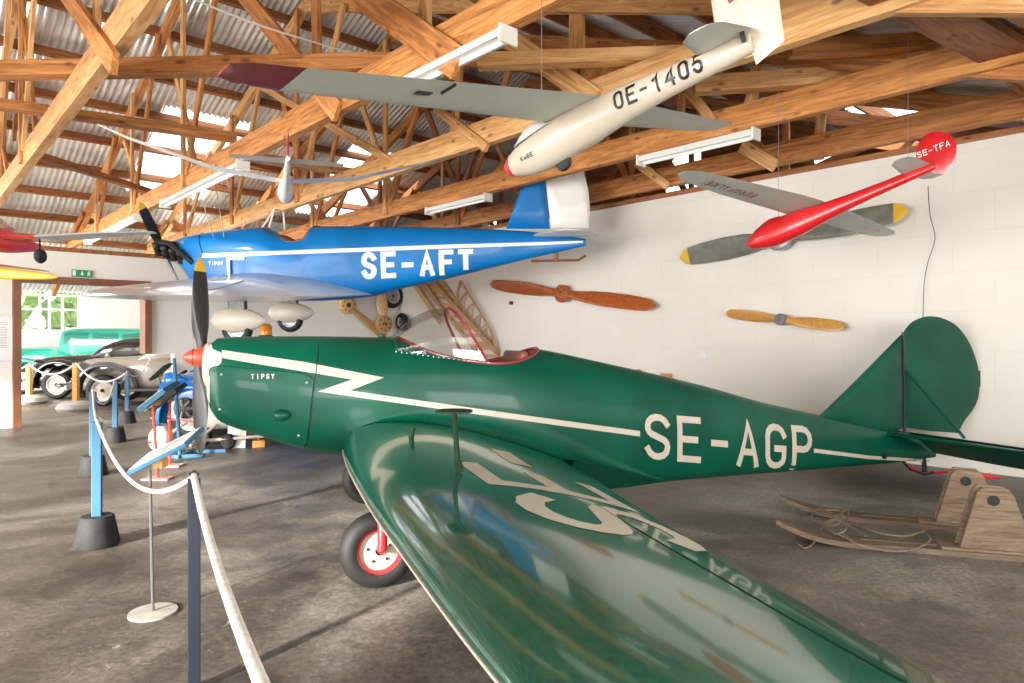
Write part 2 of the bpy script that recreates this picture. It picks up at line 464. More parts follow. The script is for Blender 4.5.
# unseen wall behind, with windows, and low roof, both added to block light
mb = MB(); BW = 3.45; wins = [(-5.6,-3.4),(-2.2,0.2),(1.6,4.0),(5.2,7.2)]
mb.box((-4.1, .5, (VW-7.1)/2), (.2, 1.0, VW+7.1)); mb.box((-4.1, (2.6+BW)/2, (VW-7.1)/2), (.2, BW-2.6, VW+7.1))
e = [-7.1]+[q for w_ in wins for q in w_]+[VW]
for i in range(0, len(e), 2): mb.box((-4.1, 1.8, (e[i]+e[i+1])/2), (.2, 1.6, e[i+1]-e[i]))
o = mb.build('wall_back', 'wall2'); o.matrix_world = HM; tag(o, kind='structure')
for i, (a_, b_) in enumerate(wins):
    mb = MB()
    for v in (a_, (a_+b_)/2, b_): mb.box((-4.05, 1.8, v), (.08, 1.6, .06))
    for z in (1.0, 1.8, 2.6): mb.box((-4.05, z, (a_+b_)/2), (.08, .05, b_-a_))
    o = mb.build('window_%d' % (i+10), 'white'); o.matrix_world = HM; tag(o, kind='structure')
slab('ceiling_sun_block', -4.2, .7, 3.46, 3.5, -7.1, VW+.2, 'wall2') if False else None
# partition with the wide doorway (door v 1.42..3.27, top 2.35) and the low gap beside it
DV0, DV1, DZ = 1.42, 3.27, 2.31
mb = MB()
mb.box((UP+.1, 1.4, (-9+DV0)/2), (.2, 2.8, DV0+9))
mb.box((UP+.1, (2.8+DZ)/2, (DV0+DV1)/2), (.2, 2.8-DZ, DV1-DV0))
mb.box((UP+.1, (2.8+1.12)/2, (DV1+3.72)/2), (.2, 2.8-1.12, 3.72-DV1))
mb.box((UP+.1, 1.4, (3.72+VW)/2), (.2, 2.8, VW-3.72))
o = mb.build('wall_partition', 'wall2'); o.matrix_world = HM; tag(o, kind='structure')
slab('trim_2', UP-.02, UP+.22, 2.8, 2.87, -9, VW, 'timber3')
# door casing
mb = MB()
mb.box((UP+.06, DZ/2+.03, DV0-.0), (.34, DZ+.06, .11)); mb.box((UP+.06, (DZ+1.12)/2, DV1), (.34, DZ-1.12, .11))
mb.box((UP+.06, DZ+.02, (DV0+DV1)/2), (.34, .10, DV1-DV0+.1))
o = mb.build('door_1', 'brownframe', bevel=.006); o.matrix_world = HM; tag(o, kind='structure')
# next room: far wall with window, side wall
WV0, WV1, WZ0, WZ1 = None, None, 1.6, 2.56
def vat(px, u):
    r = ray(px, 338); return (r[0]*Vv.x+Vv.y)*(u/(r[0]*Uv.x+Uv.y))
WV0, WV1 = vat(19, 22.2), vat(79, 22.2)
mb = MB()
mb.box((22.3, 1.3, (-9+WV0)/2), (.2, 2.6, WV0+9)); mb.box((22.3, 1.3, (WV1+VW)/2), (.2, 2.6, VW-WV1))
mb.box((22.3, WZ0/2, (WV0+WV1)/2), (.2, WZ0, WV1-WV0)); mb.box((22.3, (2.6+WZ1)/2, (WV0+WV1)/2), (.2, 2.6-WZ1, WV1-WV0))
o = mb.build('wall_far', 'wall2'); o.matrix_world = HM; tag(o, kind='structure')
w = empty('window_1', mat=HM, kind='structure')
mb = MB(); wd = WV1-WV0
for v in (WV0, WV0+wd*.34, WV0+wd*.5, WV0+wd*.72, WV1): mb.box((22.25, (WZ0+WZ1)/2, v), (.08, WZ1-WZ0, .06))
for z in (WZ0, WZ1-.38, WZ1): mb.box((22.25, z, (WV0+WV1)/2), (.08, .06, wd))
mb.build('window_frame', 'white', w)
mb = MB(); mb.box((22.27, (WZ0+WZ1)/2, (WV0+WV1)/2), (.01, WZ1-WZ0, wd)); mb.build('pane', 'pane', w)
# greenery seen through it
mb = MB()
rnd = random.Random(3)
for i in range(70):
    c = Vector((25+rnd.random()*1.5, .4+rnd.random()*3.6, WV0-1+rnd.random()*(wd+2.0)))
    mb.box(c, (.5, .35, .5), Matrix.Rotation(rnd.random()*3, 3, Vector((rnd.random()-.5, rnd.random(), rnd.random()-.5)).normalized()))
M['leaf'] = paint('garden_leaves', (.30,.48,.14), .6, var=.5, scale=5)
o = mb.build('garden_bush', 'leaf'); o.matrix_world = HM; tag(o, 'leafy green bushes outside the window of the far room', 'bush')

# gable end beyond the side wall
mb = MB(); GV = 13.4
def gab(u0, u1, z0, z1):
    mb.add([(u0, z0, GV), (u1, z0, GV), (u1, z1 if z1 else roofz(u1)-.1, GV), (u0, z1 if z1 else roofz(u0)-.1, GV)], [(0,1,2,3)])
    mb.add([(u0, z0, GV+.1), (u1, z0, GV+.1), (u1, z1 if z1 else roofz(u1)-.1, GV+.1), (u0, z1 if z1 else roofz(u0)-.1, GV+.1)], [(0,3,2,1)])
u = 0
while u < 21:
    if int(u*2) % 7 in (3, 4) and u > 5: gab(u, u+.5, 0, 4.2); gab(u, u+.5, 5.6, None) if roofz(u) > 5.9 else None
    else: gab(u, u+.5, 0, None)
    u += .5
o = mb.build('wall_gable', 'timber3'); o.matrix_world = HM; tag(o, kind='structure')

# roof: corrugated sheets, one slope each side of the ridge, with skylights
def slope(name, ue, ur, holes):
    pitch, amp, k = .105, .023, 8
    v0, v1 = -7.0, 13.6
    n = int((v1-v0)/pitch*k)
    us = sorted(set([ue, ur]+[h[0] for h in holes]+[h[1] for h in holes]))
    mb = MB()
    for i in range(len(us)-1):
        vs = []; fs = []
        a, b = us[i], us[i+1]
        for j in range(n+1):
            v = v0+j*pitch/k; d = amp*math.sin(2*PI*j/k)
            vs += [(a, roofz(a)+d, v), (b, roofz(b)+d, v)]
        for j in range(n):
            v = v0+(j+.5)*pitch/k
            if any(h[0] <= min(a,b)+1e-6 and max(a,b) <= h[1]+1e-6 and h[2] < v < h[3] for h in holes): continue
            fs.append((2*j, 2*j+1, 2*j+3, 2*j+2))
        mb.add(vs, fs)
    o = mb.build(name, 'sheet', smooth=80); o.matrix_world = HM; tag(o, kind='structure')
    return o
FH = [(13.7, 16.7, 3.75, 5.35), (13.7, 16.7, 7.6, 9.2)]
NH = [(2.6, 4.2, 9.2, 11.2)]
mb = MB(); mb.box((-1.8, 3.42, (VW-7.1)/2), (4.6, .04, VW+7.1)); o = mb.build('ceiling_sun_block', 'sheet'); o.matrix_world = HM; tag(o, kind='structure')  # unseen flat roof, added to keep the sun off the side wall
slope('ceiling_far', 22.3, 10.2, FH); slope('ceiling_near', .3, 10.2, NH)
for i, (a, b, c, d) in enumerate(FH+NH):
    mb = MB(); mb.add([(a, roofz(a)+.02, c), (b, roofz(b)+.02, c), (b, roofz(b)+.02, d), (a, roofz(a)+.02, d)], [(0,1,2,3)])
    o = mb.build('window_%d' % (i+2), 'skylight'); o.matrix_world = HM; tag(o, kind='structure')
# purlins
sl = math.atan(.356)
pgroup = 'purlins carrying the corrugated roof'
u = .5; uu = []
while u < 22.0:
    if abs(u-10.2) > .25: uu.append(u)
    u += 1.03
first = None
for i, u in enumerate(uu):
    sg = 1 if u < 10.2 else -1
    zz = roofz(u)-.10
    ydir = (Vector((-math.sin(sl)*sg, math.cos(sl), 0)))  # in (u,z)
    yw = Uv*ydir.x+Zv*ydir.y; xw = Vv; zw = xw.cross(yw)
    m = basis(xw, yw, zw, Uv*u+Zv*zz+Vv*3.1)
    if first is None:
        mb = MB(); mb.box((0,0,0), (20.2, .15, .065)); o = mb.build('purlin', 'timber3'); first = o
    else:
        o = first.copy(); COL.objects.link(o)
    o.matrix_world = m
    side = 'far' if sg < 0 else 'near'
    tag(o, 'long brown timber purlin running under the %s slope of the corrugated roof' % side, 'purlin', pgroup+' on the %s slope' % side)

# trusses -----------------------------------------------------------
def timber(parent, name, p0, p1, depth, thick, voff=0, mat='timber', bev=.004):
    p0 = Vector((p0[0], p0[1], voff)); p1 = Vector((p1[0], p1[1], voff)); d = p1-p0; L = d.length
    mb = MB(); mb.box((0,0,0), (L, depth, thick)); o = mb.build(name, mat, parent, bevel=bev)
    o.matrix_local = Matrix.Translation((p0+p1)/2) @ Matrix.Rotation(math.atan2(d.y, d.x), 4, 'Z')
    return o
ZC = 3.5
def truss(d, label, webs=(), generic=True, mats=('timber','timber2'), skip=()):
    t = empty('roof_truss', mat=HM @ Matrix.Translation((0,0,d)), label=label, cat='roof truss', group='timber roof trusses')
    timber(t, 'bottom_chord', (1.1, ZC+.14), (19.3, ZC+.14), .27, .10, -.04, mats[0])
    for (a, b) in (((.6, roofz(.6)-.29), (10.2, roofz(10.2)-.29)), ((21.6, roofz(21.6)-.29), (10.2, roofz(10.2)-.29))):
        timber(t, 'rafter', a, b, .19, .09, 0, mats[0])
    nodes = [1.6, 4.6, 7.4, 10.2, 13.0, 15.8, 18.8]
    tops = [3.1, 6.0, 8.8, 11.6, 14.4, 17.3]
    if generic:
        k = 0
        for i, tu in enumerate(tops):
            for b in (nodes[i], nodes[i+1]):
                k += 1
                if b < 10 and generic == 'far': continue
                if abs(b-tu) < .1: continue
                timber(t, 'web_brace', (b, ZC+.2), (tu, roofz(tu)-.3), .12, .045, .05*(1 if k % 2 else -1.9), mats[k % 2])
        for b in nodes[1:-1]:
            if b < 10 and generic == 'far': continue
            timber(t, 'web_post', (b+.1, ZC+.05), (b+.1, roofz(b)-.35), .11, .045, -.11, mats[1])
    for (x0, y0, x1, y1, w, m, off) in webs:
        a = HF.P(x0, y0, d+off); b = HF.P(x1, y1, d+off)
        # run the brace on to the rafter it belongs to
        if a[1] > b[1]: a, b = b, a
        du, dz = b[0]-a[0], b[1]-a[1]
        # extend upper end to the rafter
        for s in range(400):
            q = (a[0]+du*s*.01, a[1]+dz*s*.01)
            if q[1] > roofz(q[0])-.3: break
        else: q = b
        timber(t, 'web_brace' if abs(du) > .35*abs(dz) else 'web_post', a, q, w, .05, off, m)
    return t
TB = [(248,0,338,112,.20,'timber',-.11), (368,0,459,64,.24,'timber',-.11), (316,0,318,118,.13,'timber',.05), (425,0,425,60,.13,'timber2',.05)]
TC = [(508,38,596,100,.20,'timber2',-.11), (577,10,577,95,.17,'timber2',.05), (436,108,487,148,.10,'timber2',-.11), (325,123,390,160,.10,'timber2',-.11), (459,78,453,140,.09,'timber2',.05)]
TA = [(70,0,115,64,.16,'timber',-.11), (97,0,97,48,.10,'timber2',.05), (10,0,2,180,.13,'timber',.05), (24,0,14,140,.10,'timber3',.05)]
TD = [(686,88,714,122,.10,'timber2',-.11), (682,95,679,150,.08,'timber2',.05), (756,76,749,112,.12,'timber2',.05), (520,150,470,200,.12,'timber',.05)]
TE = [(636,162,668,186,.12,'timber2',-.11), (742,146,776,166,.16,'timber2',-.11), (821,115,819,160,.11,'timber2',.05)]
truss(-.45, 'timber roof truss above the left edge, nearest the open side', mats=('timber','timber3'))
truss(1.27, 'pale timber roof truss crossing the top left corner above the door', TA, 'far', ('timber2','timber'))
truss(3.15, 'heavy timber roof truss with a tube lamp above the blue aeroplane nose', TB, 'far')
truss(4.84, 'pale timber roof truss passing behind the ivory glider fuselage', TC, 'far', ('timber2','timber'))
truss(6.46, 'orange timber roof truss crossing in front of the blue tail fin', TD, 'far')
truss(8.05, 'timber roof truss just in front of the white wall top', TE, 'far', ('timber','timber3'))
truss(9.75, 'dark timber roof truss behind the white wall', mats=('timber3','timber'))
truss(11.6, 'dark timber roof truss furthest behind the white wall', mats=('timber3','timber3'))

def plank(name, A, B, w, h, mat, label, cat='brace', group=None):
    A = Vector(A); B = Vector(B); d = B-A; L = d.length; x = d.normalized(); z = Vector((0,0,1)); y = z.cross(x).normalized(); z = x.cross(y)
    mb = MB(); mb.box((0,0,0), (L, w, h)); o = mb.build(name, mat, bevel=.004)
    o.matrix_world = basis(x, y, z, (A+B)/2); return tag(o, label, cat, group)
def hallpt(px, py, v=None, u=None, z=None):
    if v is not None: q = HF.P(px, py, v); return HF.W(q[0], v, q[1])
    if z is not None: r = ray(px, py); t = (z-H)/r[2]; return Vector((r[0]*t, t, z))
ZT = 3.86
plank('tie_plank', hallpt(-60,72,z=ZT), hallpt(395,63,z=ZT), .16, .14, 'timber', 'long horizontal timber tie crossing over the first trusses at upper left')
plank('tie_plank', hallpt(478,62,z=ZT), hallpt(702,54,z=ZT), .14, .12, 'timber2', 'pale horizontal timber tie lying above the ivory glider wing root')
plank('tie_plank', hallpt(-30,100,z=ZT), hallpt(236,138,z=ZT), .16, .10, 'timber', 'timber tie sloping under the skylight towards the big truss')
plank('tie_plank', hallpt(40,156,z=ZT), hallpt(150,192,z=ZT), .14, .08, 'timber3', 'short brown timber tie below the skylight')
plank('tie_plank', hallpt(262,158,z=ZT), hallpt(372,176,z=ZT), .16, .10, 'timber2', 'short pale tie board over the blue cockpit')
plank('tie_plank', hallpt(695,86,z=ZT), hallpt(900,72,z=ZT), .14, .16, 'timber2', 'pale horizontal timber over the red model glider wing')
plank('tie_plank', hallpt(790,50,z=ZT+.02), hallpt(985,39,z=ZT+.02), .16, .12, 'timber', 'brown horizontal timber tie at upper right')
plank('tie_plank', hallpt(880,-18,z=ZT-.25), hallpt(1060,84,z=ZT-.25), .34, .07, 'timber3', 'wide dark planks at the top right corner over the wall end')
plank('tie_plank', hallpt(960,-40,z=ZT-.36), hallpt(1075,26,z=ZT-.36), .34, .07, 'timber3', 'second wide dark plank in the top right corner, outermost')

# tube lamps under the trusses
def tube_lamp(x0, y0, x1, y1, d, label):
    a = HF.P(x0, y0, d); b = HF.P(x1, y1, d); z = ZC-.02
    # use where the fixture's underside line meets the known height below the chord
    def uat(px):
        r = ray(px, 338); return (r[0]*Uv.x+Uv.y)*(d/(r[0]*Vv.x+Vv.y))
    u0, u1 = uat(x0), uat(x1); L = abs(u1-u0); uc = (u0+u1)/2
    t = empty('tube_lamp', mat=HM @ Matrix.Translation((uc, z, d)), label=label, cat='lamp', group='tube lamps under the trusses')
    mb = MB(); mb.prism([(-.05,0),(.05,0),(.075,-.07),(-.075,-.07)], -L/2, L/2, lambda p, q, h: Vector((h, q, p))); mb.build('housing', 'white', t, bevel=.004)
    mb = MB(); mb.tube([(-L/2+.04, -.085, 0), (L/2-.04, -.085, 0)], .018, 10); mb.build('glass_tube', 'tube', t, smooth=True)
    for s in (-1, 1):
        mb = MB(); mb.box((s*(L/2), -.05, 0), (.02, .12, .16)); mb.build('end_cap', 'white', t, bevel=.003)
tube_lamp(404, 0, 508, 0, 3.05, 'white tube lamp under the heavy truss beside the long glider wing')
tube_lamp(165, 0, 243, 0, 3.05, 'white tube lamp under the heavy truss left of the small model glider')
tube_lamp(88, 0, 138, 0, 3.05, 'white tube lamp under the heavy truss beside the blue propeller')
tube_lamp(641, 0, 756, 0, 6.36, 'white tube lamp under the truss behind the ivory glider tail')
tube_lamp(429, 0, 488, 0, 6.36, 'white tube lamp under the truss left of the blue fin')

# unseen open left side: posts, lintel, boarded gable, shaped to throw sun on floor
mb = MB(); u = 0.2; LV = -7.1
while u < 22.3:
    mb.add([(u,3.25,LV),(u+.5,3.25,LV),(u+.5,max(3.3,roofz(u+.5)-.05),LV),(u,max(3.3,roofz(u)-.05),LV)], [(0,1,2,3)]); u += .5
mb.box((9.1,3.25,LV),(26.2,.2,.2)); mb.box((-1.9,1.6,LV),(4.4,3.2,.15))
for u in (.3,2.6,4.9,7.2,9.5,11.8,13.1,16,19,22.2): mb.box((u,1.6,LV),(.14,3.2,.14))
for (a,b_) in ((.3,2.6),(11.8,13.1)): mb.box(((a+b_)/2,.5,LV),(b_-a,1.0,.1))
o = mb.build('wall_left', 'wall2'); o.matrix_world = HM; tag(o, kind='structure')

# lights -------------------------------------------------------------
w = bpy.data.worlds.new('World'); sc.world = w; w.use_nodes = True
bg = w.node_tree.nodes['Background']; bg.inputs[0].default_value = (.93,.96,1,1); bg.inputs[1].default_value = 2.6
def area(name, loc, to, sx, sy, power, col=(1,1,1)):
    l = bpy.data.lights.new(name, 'AREA'); l.shape = 'RECTANGLE'; l.size = sx; l.size_y = sy; l.energy = power; l.color = col
    o = bpy.data.objects.new(name, l); COL.objects.link(o); o.location = loc
    d = Vector(to)-Vector(loc); o.rotation_euler = d.to_track_quat('-Z', 'Y').to_euler(); return o
P_ = lambda u, v, z: HF.W(u, v, z)
area('fill_open_side', P_(5, -7.2, 2.0), P_(6, 4, 4.0), 9, 3.4, 1300, (1,.98,.95))  # fill lamp added at the open side, tilted up to brighten the roof
area('fill_far_room', P_(17, -3, 2.6), P_(17, 4, .8), 5, 2, 850, (1,.99,.97))  # added fill lamp inside the far room, brightens the cars
area('fill_far_room_front', P_(17.5, 6.5, 2.6), P_(17.5, 1, .8), 3, 1.5, 220, (1,.99,.97))  # second added fill lamp, from the opposite side of the far room
for v in (-4.5, -1.0, 2.8): area('fill_back_window', P_(-3.85, v, 1.85), P_(6, v+.5, 3.2), 2.1, 1.5, 190, (1,.98,.95))  # fill lamps added inside the back windows to brighten the near side
s = bpy.data.lights.new('sun', 'SUN'); s.energy = 13.0; s.angle = R(3); s.color = (1,.95,.85)
so = bpy.data.objects.new('sun', s); COL.objects.link(so); so.rotation_euler = (Vv*.93+Uv*.25+Vector((0,0,-.28))).to_track_quat('-Z','Y').to_euler()

cam = bpy.data.cameras.new('Camera'); co = bpy.data.objects.new('Camera', cam); COL.objects.link(co)
co.location = (0,0,H); co.rotation_euler = (R(90),0,0)
cam.sensor_width = 36; cam.lens = F/1024*36; cam.shift_y = -3.5/1024; cam.clip_start = .05; cam.clip_end = 200
sc.camera = co
sc.view_settings.view_transform = 'Standard'; sc.view_settings.look = 'None'; sc.view_settings.gamma = 1
sc.view_settings.use_curve_mapping = False; sc.view_settings.exposure = 0.3

# ================================================================== AEROPLANES
def plane_root(name, N, deg, roll, label, pitch=0):
    t = R(deg)
    m = Matrix.Translation(Vector(N)) @ Matrix.Rotation(t, 4, 'Z') @ Matrix.Rotation(R(roll), 4, 'X')
    return empty(name, mat=m, label=label, cat='aeroplane')
# local axes of an aeroplane: x = from the nose to the tail, y = towards its far wing, z = up; origin at the propeller hub
class Body:
    def __init__(s, top, bot, wid, nt=2.2, nb=3.2, mid=.45, open_=None, zoff=0, tipcap=True):
        s.top, s.bot, s.wid, s.nt, s.nb, s.mid, s.open, s.zoff = top, bot, wid, nt, nb, mid, open_, zoff
    def sec(s, x):
        zt, zb, w = sinterp(s.top, x)+s.zoff, sinterp(s.bot, x)+s.zoff, sinterp(s.wid, x)
        return zt, zb, w, zb+(zt-zb)*s.mid
    def side(s, x, z, off=.004):
        """half width of the skin at station x and height z"""
        zt, zb, w, zm = s.sec(x)
        if z >= zm: q = min(1, (z-zm)/max(1e-4, zt-zm)); return w*(1-q**s.nt)**(1/s.nt)+off
        q = min(1, (zm-z)/max(1e-4, zm-zb)); return w*(1-q**s.nb)**(1/s.nb)+off
    def T(s, x):
        if not s.open: return 0
        x0, x1, tm = s.open
        if x <= x0 or x >= x1: return 0
        q = (x-x0)/(x1-x0)*2-1
        return R(tm)*(1-abs(q)**2.4)**.5
    def ring(s, x, n=64, shrink=0):
        zt, zb, w, zm = s.sec(x); T = s.T(x); out = []
        w = max(.002, w-shrink); zt -= shrink; zb += shrink
        for j in range(n+1):
            a = PI/2+T+(2*PI-2*T)*j/n
            c, q = math.cos(a), math.sin(a)
            if q >= 0: y = w*math.copysign(abs(c)**(2/s.nt), c); z = zm+(zt-zm)*abs(q)**(2/s.nt)
            else: y = w*math.copysign(abs(c)**(2/s.nb), c); z = zm-(zm-zb)*abs(q)**(2/s.nb)
            out.append(Vector((x, y, z)))
        return out
    def stations(s, x0, x1, step=.12):
        n = int((x1-x0)/step); xs = [x0+(x1-x0)*i/n for i in range(n+1)]
        if s.open:
            a, b, _ = s.open; L = b-a
            xs = [x for x in xs if x < a-.03 or x > b+.03]+[a+L*(.5-.5*math.cos(PI*i/22)) for i in range(23)]
        return sorted(xs)
    def skin(s, x0, x1, step=.12):
        mb = MB(); rings = [s.ring(x) for x in s.stations(x0, x1, step)]
        mb.loft(rings, closed=False)
        # end caps
        for r, rev in ((rings[0], 0), (rings[-1], 1)):
            c = sum(r, Vector())/len(r); o = len(mb.v); mb.v += r+[c]; n = len(r)
            for j in range(n-1): mb.f.append((o+j, o+j+1, o+n)); mb.mi.append(0)
        return mb
    def rim(s, r=.012, shrink=0):
        a, b, _ = s.open; L = b-a
        xs = [a+L*(.5-.5*math.cos(PI*i/30)) for i in range(31)]
        l = [s.ring(x)[0] for x in xs]; q = [s.ring(x)[-1] for x in xs]
        return l+q[::-1][1:-1]
    def tub(s, depth=.5, shrink=.02):
        """inner lining hanging from the opening"""
        a, b, _ = s.open; L = b-a; mb = MB(); rows = []
        for i in range(31):
            x = a+L*(.5-.5*math.cos(PI*i/30)); r = s.ring(x); p, q = r[0], r[-1]
            k = (1-abs((x-a)/L*2-1)**3); dz = depth*max(.05, k)
            rows.append([p, p*.95+q*.05-Vector((0,0,dz*.5)), p*.85+q*.15-Vector((0,0,dz)), q*.85+p*.15-Vector((0,0,dz)), q*.95+p*.05-Vector((0,0,dz*.5)), q])
        mb.loft(rows, closed=False); return mb

def airfoil(n=12, tk=.15, camber=.02):
    up, lo = [], []
    for i in range(n+1):
        x = .5-.5*math.cos(PI*i/n)
        y = 5*tk*(.2969*math.sqrt(x)-.126*x-.3516*x*x+.2843*x**3-.1036*x**4)
        c = camber*4*x*(1-x)
        up.append((x, c+y)); lo.append((x, c-y*.75))
    return up, lo
def wing(secs, n=14):
    """secs: list of (y, xLE, zLE, xTE, zTE, tk). ring runs TE-top-LE-bottom"""
    mb = MB(); rings = []
    for (y, xl, zl, xt, zt, tk) in secs:
        up, lo = airfoil(n, tk); c = xt-xl
        ring = [Vector((xl+c*u, y, zl+(zt-zl)*u+c*v)) for u, v in reversed(up)]+[Vector((xl+c*u, y, zl+(zt-zl)*u+c*v)) for u, v in lo[1:-1]]
        rings.append(ring)
    mb.loft(rings); return mb
def wing_interp(secs, y):
    for i in range(len(secs)-1):
        a, b = secs[i], secs[i+1]
        if min(a[0], b[0]) <= y <= max(a[0], b[0]):
            t = (y-a[0])/(b[0]-a[0]); return [a[k]*(1-t)+b[k]*t for k in range(6)]
    return secs[-1] if abs(y) > abs(secs[-1][0]) else secs[0]
def wing_top(secs, x, y, off=.004):
    _, xl, zl, xt, zt, tk = wing_interp(secs, y); c = xt-xl; u = min(1, max(0, (x-xl)/c))
    v = 5*tk*(.2969*math.sqrt(u)-.126*u-.3516*u*u+.2843*u**3-.1036*u**4)+.08*u*(1-u)
    return Vector((x, y, zl+(zt-zl)*u+c*v+off))
def blade(mb, Rr, chord, hub=.06, n=14, a0=62, a1=14, up=1, thick=.18, mi=0, tipmi=None, x0=0):
    """a propeller blade along +z (up=1) or -z, rotation axis = x"""
    rings = []
    for i in range(n+1):
        t = i/n; r = hub*.2+(Rr-hub*.2)*t
        c = chord*interp([(0,.62),(.12,.6),(.3,.9),(.5,1),(.75,.92),(.9,.78),(.965,.56),(.99,.30),(1,.10)], t)
        th = chord*interp([(0,.55),(.12,.45),(.3,.26),(.6,.14),(1,.04)], t)
        tw = R(a0+(a1-a0)*t**.7)
        ring = []
        for k in range(12):
            a = 2*PI*k/12; u = c/2*math.cos(a); v = th/2*math.sin(a)
            x = u*math.sin(tw)+v*math.cos(tw); y = u*math.cos(tw)-v*math.sin(tw)
            ring.append(Vector((x0+x, y*up, r*up)))
        rings.append(ring)
    cut = int(n*.9)
    mb.loft(rings[:cut+1], True, False, mi=mi); mb.loft(rings[cut:], False, True, mi=mi if tipmi is None else tipmi)
def wheel(parent, c, r, w, hubmat='cream', rimmat='red', axis='y', name='wheel', label=None):
    mb = MB(); prof = []
    rt = w/2; Rm = r-rt*.95
    for i in range(17):
        a = PI*1.28*(i/16)-PI*.14; prof.append((Rm+rt*.95*math.sin(a)*1.0, -rt*math.cos(a)))
    mb.lathe([(Rm-.02, -rt*.55)]+prof+[(Rm-.02, rt*.55),(Rm-.02, -rt*.55)], (0,0,0), axis, 32)
    wh = mb.build(name, 'rubber', parent, smooth=True); wh.location = c
    if label: wh['label'] = label
    mb = MB(); h = rt*.62
    mb.lathe([(.01,-h*.9),(Rm*.45,-h*.75),(Rm*.75,-h*.55),(Rm*.75,h*.55),(Rm*.45,h*.75),(.01,h*.9)], (0,0,0), axis, 28); mb.build('hub_disc', hubmat, wh, smooth=True)
    mb = MB(); mb.lathe([(Rm*.72,-h*.95),(Rm*.98,-h*1.15),(Rm*1.02,-h*.9),(Rm*1.02,h*.9),(Rm*.98,h*1.15),(Rm*.72,h*.95),(Rm*.72,-h*.95)], (0,0,0), axis, 28); mb.build('rim', rimmat, wh, smooth=True)
    mb = MB()
    for s in (-1,1):
        mb.lathe([(.0,s*h*.8),(Rm*.16,s*h*.85),(Rm*.15,s*h*1.25),(0,s*h*1.3)], (0,0,0), axis, 12)
        for k in range(5):
            a = 2*PI*k/5+.4; p = (Rm*.42*math.cos(a), s*h*.82, Rm*.42*math.sin(a)) if axis == 'y' else (Rm*.42*math.cos(a), Rm*.42*math.sin(a), s*h*.82)
            mb.lathe([(0,-.006),(.008,-.006),(.008,.006),(0,.006)], p, axis, 8)
    mb.build('hub_bolts', 'oldmetal', wh); return wh

# ------------------------------------------------------------------ GREEN AEROPLANE
GF = Frame(-2.024, 4.472, 21); ZH = 1.276
g = plane_root('green_aeroplane', (GF.o[0], GF.o[1], ZH), 21, 0, 'glossy dark green low-wing two-seat aeroplane standing nearest on the floor')
def gp(px, py, b=0):   # pixel -> local (x, z)
    q = GF.P(px, py, b); return (q[0], q[1]-ZH)
gtop = [(.03,1.35),(.06,1.385),(.1,1.402),(.3,1.41),(.741,1.412),(1.2,1.405),(1.6,1.40),(1.99,1.365),(2.318,1.325),(2.93,1.206),(3.9,.996),(4.54,.83),(5.234,.684),(6.05,.50),(6.72,.36)]
gbot = [(.03,1.0),(.1,.86),(.3,.775),(.6,.66),(.9,.59),(1.4,.50),(2.2,.36),(2.98,.20),(3.5,.215),(4.15,.208),(4.9,.197),(5.56,.19),(6.17,.185),(6.72,.20)]
gwid = [(.03,.15),(.06,.20),(.1,.225),(.3,.265),(.6,.30),(1.2,.345),(2.0,.35),(3.0,.29),(4.0,.215),(5.0,.145),(6.0,.07),(6.72,.025)]
GB = Body(gtop, gbot, gwid, 2.3, 3.6, .42, open_=(1.27, 2.36, 47), zoff=-ZH)
def gside(x, z, off=.004): return Vector((x, -GB.side(x, z-0, off), z))
fus = GB.skin(.03, 6.72, .06).build('fuselage', 'green', g, smooth=True)
GB.tub(.55).build('cockpit_lining', 'brownframe', fus, smooth=True, solid=.004)
mb = MB(); mb.tube(GB.rim(), .014, 8, closed=True); mb.build('cockpit_coaming', 'darkred', fus, smooth=True)
# seat back inside the cockpit
mb = MB(); mb.box((2.15,0,1.1-ZH), (.07,.4,.42), Matrix.Rotation(R(15),3,'Y')); mb.build('seat_back', 'brownframe', fus, bevel=.03)
# seams
def seam(name, pts, parent, body_side, r=.004, mat='black'):
    mb = MB(); P = []
    for i in range(len(pts)-1):
        for k in range(8):
            t = k/8; P.append(body_side(pts[i][0]*(1-t)+pts[i+1][0]*t, pts[i][1]*(1-t)+pts[i+1][1]*t, .001))
    P.append(body_side(*pts[-1], .001)); mb.tube(P, r, 6); return mb.build(name, mat, parent)
seam('cowling_seam', [(.63,.70-ZH),(.665,1.0-ZH),(.715,1.36-ZH)], fus, gside, .005)
# cream nose band, zig-zag stripe
mb = MB()
nose = [(.031,1.03-ZH),(.04,.99-ZH),(.052,.99-ZH),(.06,1.19-ZH),(.12,1.245-ZH),(.12,1.305-ZH),(.065,1.33-ZH),(.055,1.36-ZH),(.031,1.33-ZH)]
patch(mb, nose, lambda x, z: gside(x, z), .04)
def gz(px, py):
    b = .30
    for _ in range(3):
        q = gp(px, py, b); b = GB.side(max(.03,q[0]), q[1])
    return q
zig = [(232,352.5),(300,362),(383,377.5),(357,384),(345,388),(640,430),(640,436),(330,391.5),(312,392),(345,380),(352,378),(232,358.5)]
zig = [(222,350),(305,362),(384,377.5),(350,390.5),(640,431),(640,436.5),(318,391.5),(352,379.5),(222,358)]
patch(mb, [gz(*p) for p in zig], lambda x, z: gside(x, z), .06)
mb.build('cream_zigzag_stripe', 'cream', fus, smooth=True); mb = MB()
patch(mb, [gz(*p) for p in [(814,448.5),(868,455.5),(930,459.5),(930,462.5),(868,459),(814,452.5)]], lambda x, z: gside(x, z), .08)
mb.build('cream_tail_stripe', 'cream', fus, smooth=True)
# nose ring and front plate
mb = MB(); mb.lathe([(0,-.0),(.09,.0),(.13,.012),(.155,.03),(.15,.06)], (.0,0,1.22-ZH), 'x', 28)
mb.build('nose_ring', 'cream', g, smooth=True)
